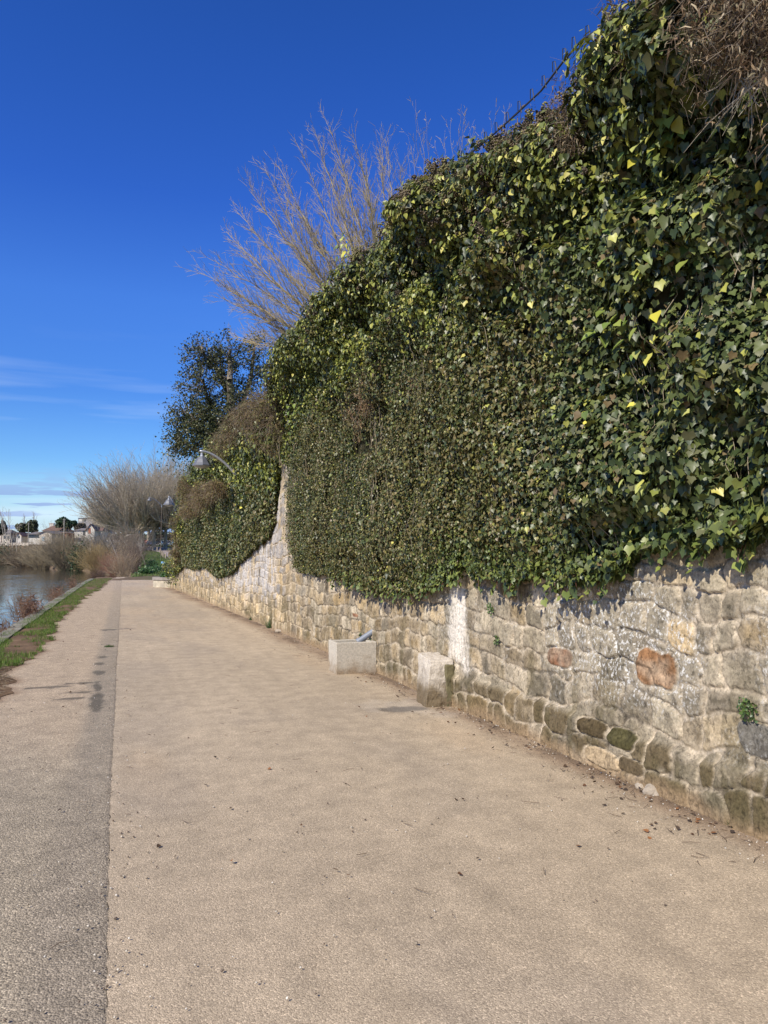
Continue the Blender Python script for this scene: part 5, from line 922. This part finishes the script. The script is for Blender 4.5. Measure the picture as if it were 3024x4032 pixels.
upole(111, 2058, 2140, 285, 'thin pale utility pole in front of the low white house'); upole(252, 2042, 2086, 300, 'thick grey utility pole standing before the umbrella pine', .2); upole(327, 2112, 2155, 220, 'utility pole in the scrub below the grey roofed white house')
# ------------------------------------------------------------------ cars, posts, signs at the car park
def car(px, D, col, label, yaw, suv=False):
    base = G(px, D); base[2] += .06; E = empty('parked_car', tuple(base), label, 'car', 'cars parked under the plane trees', -TH+yaw); h = 1.62 if suv else 1.45
    pb = [(-2.1, .28), (2.1, .28), (2.12, .62), (2.0, .82), (1.1, .98), (-1.9, 1.0), (-2.12, .7)]; q = MB(); q.prism(pb, 'x', -.88, .88); nm_ = 'car_paint_%d' % int(col[0]*100+col[2]*1000); paint = mat(nm_, col, .25, .02, 1., spec=.6); q.build('body', paint, E, bevel=.06)
    # body runs along local y; front faces -y
    E.children[0].rotation_euler = (0, 0, math.pi)
    q = MB(); q.add([(-.80, -1.05, .96), (.80, -1.05, .96), (.80, 1.85, .98), (-.80, 1.85, .98), (-.64, -.25, h-.04), (.64, -.25, h-.04), (.64, 1.35, h-.04), (-.64, 1.35, h-.04)], [(0, 1, 5, 4), (1, 2, 6, 5), (2, 3, 7, 6), (3, 0, 4, 7)]); q.build('window', GL, E)
    q = MB(); q.add([(-.68, -.32, h-.05), (.68, -.32, h-.05), (.68, 1.4, h-.05), (-.68, 1.4, h-.05), (-.6, -.2, h), (.6, -.2, h), (.6, 1.3, h), (-.6, 1.3, h)], [(4, 5, 6, 7), (0, 1, 5, 4), (1, 2, 6, 5), (2, 3, 7, 6), (3, 0, 4, 7), (3, 2, 1, 0)]); q.build('roof', paint, E)
    for sx in (-1, 1):
        for y_ in (-1.35, 1.35):
            q = MB(); k0 = 14; q.add([(sx*.72, y_+.33*math.cos(t), .33+.33*math.sin(t)) for t in np.linspace(0, 2*math.pi, k0, endpoint=False)]+[(sx*.92, y_+.33*math.cos(t), .33+.33*math.sin(t)) for t in np.linspace(0, 2*math.pi, k0, endpoint=False)], [tuple(range(k0)), tuple(range(k0, 2*k0))]+[(i, (i+1) % k0, k0+(i+1) % k0, k0+i) for i in range(k0)]); q.build('wheel', mat('tyre', (.03, .03, .03), .8), E)
        q = MB(); q.box(sx*.66-.18, sx*.66+.18, -2.16, -2.08, .62, .78); q.build('headlight', mat('headlight_glass', (.8, .8, .78), .1, .02), E)
    q = MB(); q.box(-.30, .30, -2.18, -2.13, .42, .55); q.build('number_plate', mat('plate_white', (.8, .8, .78), .4, .02), E)
    q = MB(); q.box(-.45, .45, -2.155, -2.10, .60, .76); q.build('grille', mat('tyre', (.03, .03, .03)), E)
car(573, 214, (.02, .025, .035), 'black car with a white bumper between the two left plane trunks', .1); car(592, 217, (.06, .10, .28), 'blue car showing between two plane trunks', -.1)
car(625, 215, (.012, .03, .035), 'dark green car between the pale plane trunks, facing the river', .15, True); car(668, 216, (.70, .70, .72), 'white fronted car nearest the ivy corner', .1, True); car(643, 232, (.18, .03, .04), 'dark red car parked behind the dark green one', .1)
# no-entry sign
p = wp(574, 2155, 212); sE = empty('road_sign', tuple(p), 'round red no entry sign beside the leftmost plane trunk', 'sign', None, -TH)
def disc(mb, r, y, z, n=24, th=.02): mb.add([(r*math.cos(t), y, z+r*math.sin(t)) for t in np.linspace(0, 2*math.pi, n, endpoint=False)]+[(r*math.cos(t), y+th, z+r*math.sin(t)) for t in np.linspace(0, 2*math.pi, n, endpoint=False)], [tuple(range(n)), tuple(range(n, 2*n))]+[(i, (i+1) % n, n+(i+1) % n, n+i) for i in range(n)])
q = MB(); q.tube([(0, .05, -.5), (0, .05, 1.9)], .04, 8); q.build('pole', _mc['grey_metal'], sE); q = MB(); disc(q, .42, 0, 1.55); q.build('disc', mat('sign_red', (.55, .04, .03), .5, .03), sE); q = MB(); q.box(-.3, .3, -.01, -.002, 1.48, 1.62); q.build('bar', mat('sign_white', (.8, .8, .8), .5, .02), sE)
wm_ = mat('weathered_wood', (.36, .29, .21), .85, .25, 4)
def bollard(px, py1, h_px, D, label):
    b_ = wp(px, py1, D); b_[2] = float(groundz(np.array(b_[0]), np.array(b_[1]))); o = MB(); h_ = 1.0; o.tube([(0, 0, -.3), (0, 0, h_-.05), (0, 0, h_)], [.13, .13, .10], 10); q_ = o.build('wooden_bollard', wm_); q_.location = b_; tag(q_, label, 'bollard', 'wooden bollards along the grass bank')
for i, (px, py, D) in enumerate([(567, 2167, 190), (585, 2168, 186), (602, 2169, 184), (619, 2170, 182), (631, 2180, 168), (634, 2187, 156), (638, 2193, 146), (643, 2197, 136), (652, 2205, 122)]):
    bollard(px, py, 14, D, ['leftmost wooden bollard of the row along the far road edge', 'second bollard from the left along the far road edge', 'third bollard from the left along the far road edge', 'bollard just left of the corner where the row turns', 'corner bollard where the row turns towards the viewer', 'bollard next after the corner, coming nearer', 'second bollard after the corner, coming nearer', 'tall pale bollard, last but one of the nearing row', 'nearest bollard, at the ivy edge'][i])
p = wp(640, 2222, 66); sE = empty('blue_sign', tuple(p), 'small pale blue sign board on a short stake in the grass bank', 'sign', None, -TH); q = MB(); q.tube([(0, .03, -.7), (0, .03, .1)], .02, 6); q.build('stake', wm_, sE); q = MB(); q.box(-.13, .13, -.0, .02, .08, .24); q.build('board', mat('sign_blue', (.22, .42, .62), .5, .25, 9), sE)
# leafy clumps on the slope
for i, (px, D, s, lb) in enumerate([(575, 62, .5, 'dark leafy clump at the foot of the grass bank, leftmost'), (592, 64, .35, 'small leafy clump between the two bigger ones on the bank'), (615, 66, .42, 'dark leafy clump in the middle of the grass bank foot'), (600, 88, .6, 'rounded weed clump halfway up the grass bank')]):
    c = G(px, D); n = 1100; P = RNG.normal(0, 1, (n, 3))*np.array([s*.6, s*.6, s*.45])+np.array([0, 0, s*.35]); P = P[P[:, 2] > 0]; n = len(P); V, f, k = leafmesh(P, RNG.normal(0, .7, (n, 3))+np.array([-.3, -.3, 1]), RNG.normal(0, 1, (n, 3)), .13*RNG.uniform(.6, 1.3, n), TRI); o = npmesh('weed_clump', V, f, leafm, np.repeat(pick([[.04, .09, .025], [.07, .14, .035]], [1, 1], n), k, 0)); o.location = c; tag(o, lb, 'weeds', 'leafy clumps on the grass bank')
# dead plants overhanging the kerb
def deadplant(px, py, n, h, w_, label, pal=None, leafy=0):
    c = gp(px, py, .0); c[0] = float(shorex(c[1]))-.12; c[2] = -.12; segs = []
    for _ in range(n):
        d = np.array([random.gauss(-.25, .35), random.gauss(0, .4), 1.]); p = c+np.array([random.gauss(0, .06), random.gauss(0, w_), 0]); segs.append([*c, *p, .007, .006]); grow(segs, p, d, h*random.uniform(.4, 1.1), .006, 0, dict(n=[5, 3], taper=[.5, .5], wig=[.12, .15], up=[-.01, 0], kids=[4, 0], t0=[.3, 0], ang=[.6, .5], ratio=[.4, .5], rr=[.7, .6], rmin=.003))
    V, f = segmesh(segs, 3); E = empty('dead_plant', tuple(c), label, 'dead plant', 'dead plants growing over the river kerb'); npmesh('stems', V, f, vcmat('dry_stem', .85, .15), np.tile([.20, .13, .085], (len(V), 1)), E, local=False)
    if leafy:
        P = c+RNG.normal(0, 1, (leafy, 3))*np.array([.12, w_*1.1, h*.22])+np.array([-.03, 0, h*.35]); V, f, k = leafmesh(P, RNG.normal(0, 1, (leafy, 3)), RNG.normal(0, 1, (leafy, 3)), .09*RNG.uniform(.5, 1.4, leafy), STRIP); V2 = V; npmesh('withered_leaves', V2, f, vcmat('dry_leaf', .8, .2, .15), np.repeat(pick([[.20, .10, .06], [.14, .07, .05], [.28, .17, .11]], [1, 1, 1], leafy), k, 0), E, local=False)
deadplant(195, 2415, 70, .75, .7, 'largest dead brown plant over the kerb, bushy with withered leaves', leafy=1100); deadplant(120, 2440, 26, .9, .5, 'sparse leaning dead stalks over the water, left of the bushy one'); deadplant(290, 2352, 60, .7, .9, 'pinkish dry stalks over the kerb beyond the bushy one', leafy=350); deadplant(60, 2480, 40, .4, .5, 'short dry stalks on the kerb edge near the left border', leafy=60); deadplant(20, 2510, 36, .45, .4, 'dry grassy stalks at the kerb in the left corner, the nearest'); deadplant(390, 2312, 40, .8, .8, 'dark dead bramble at the far end of the kerb', leafy=300)
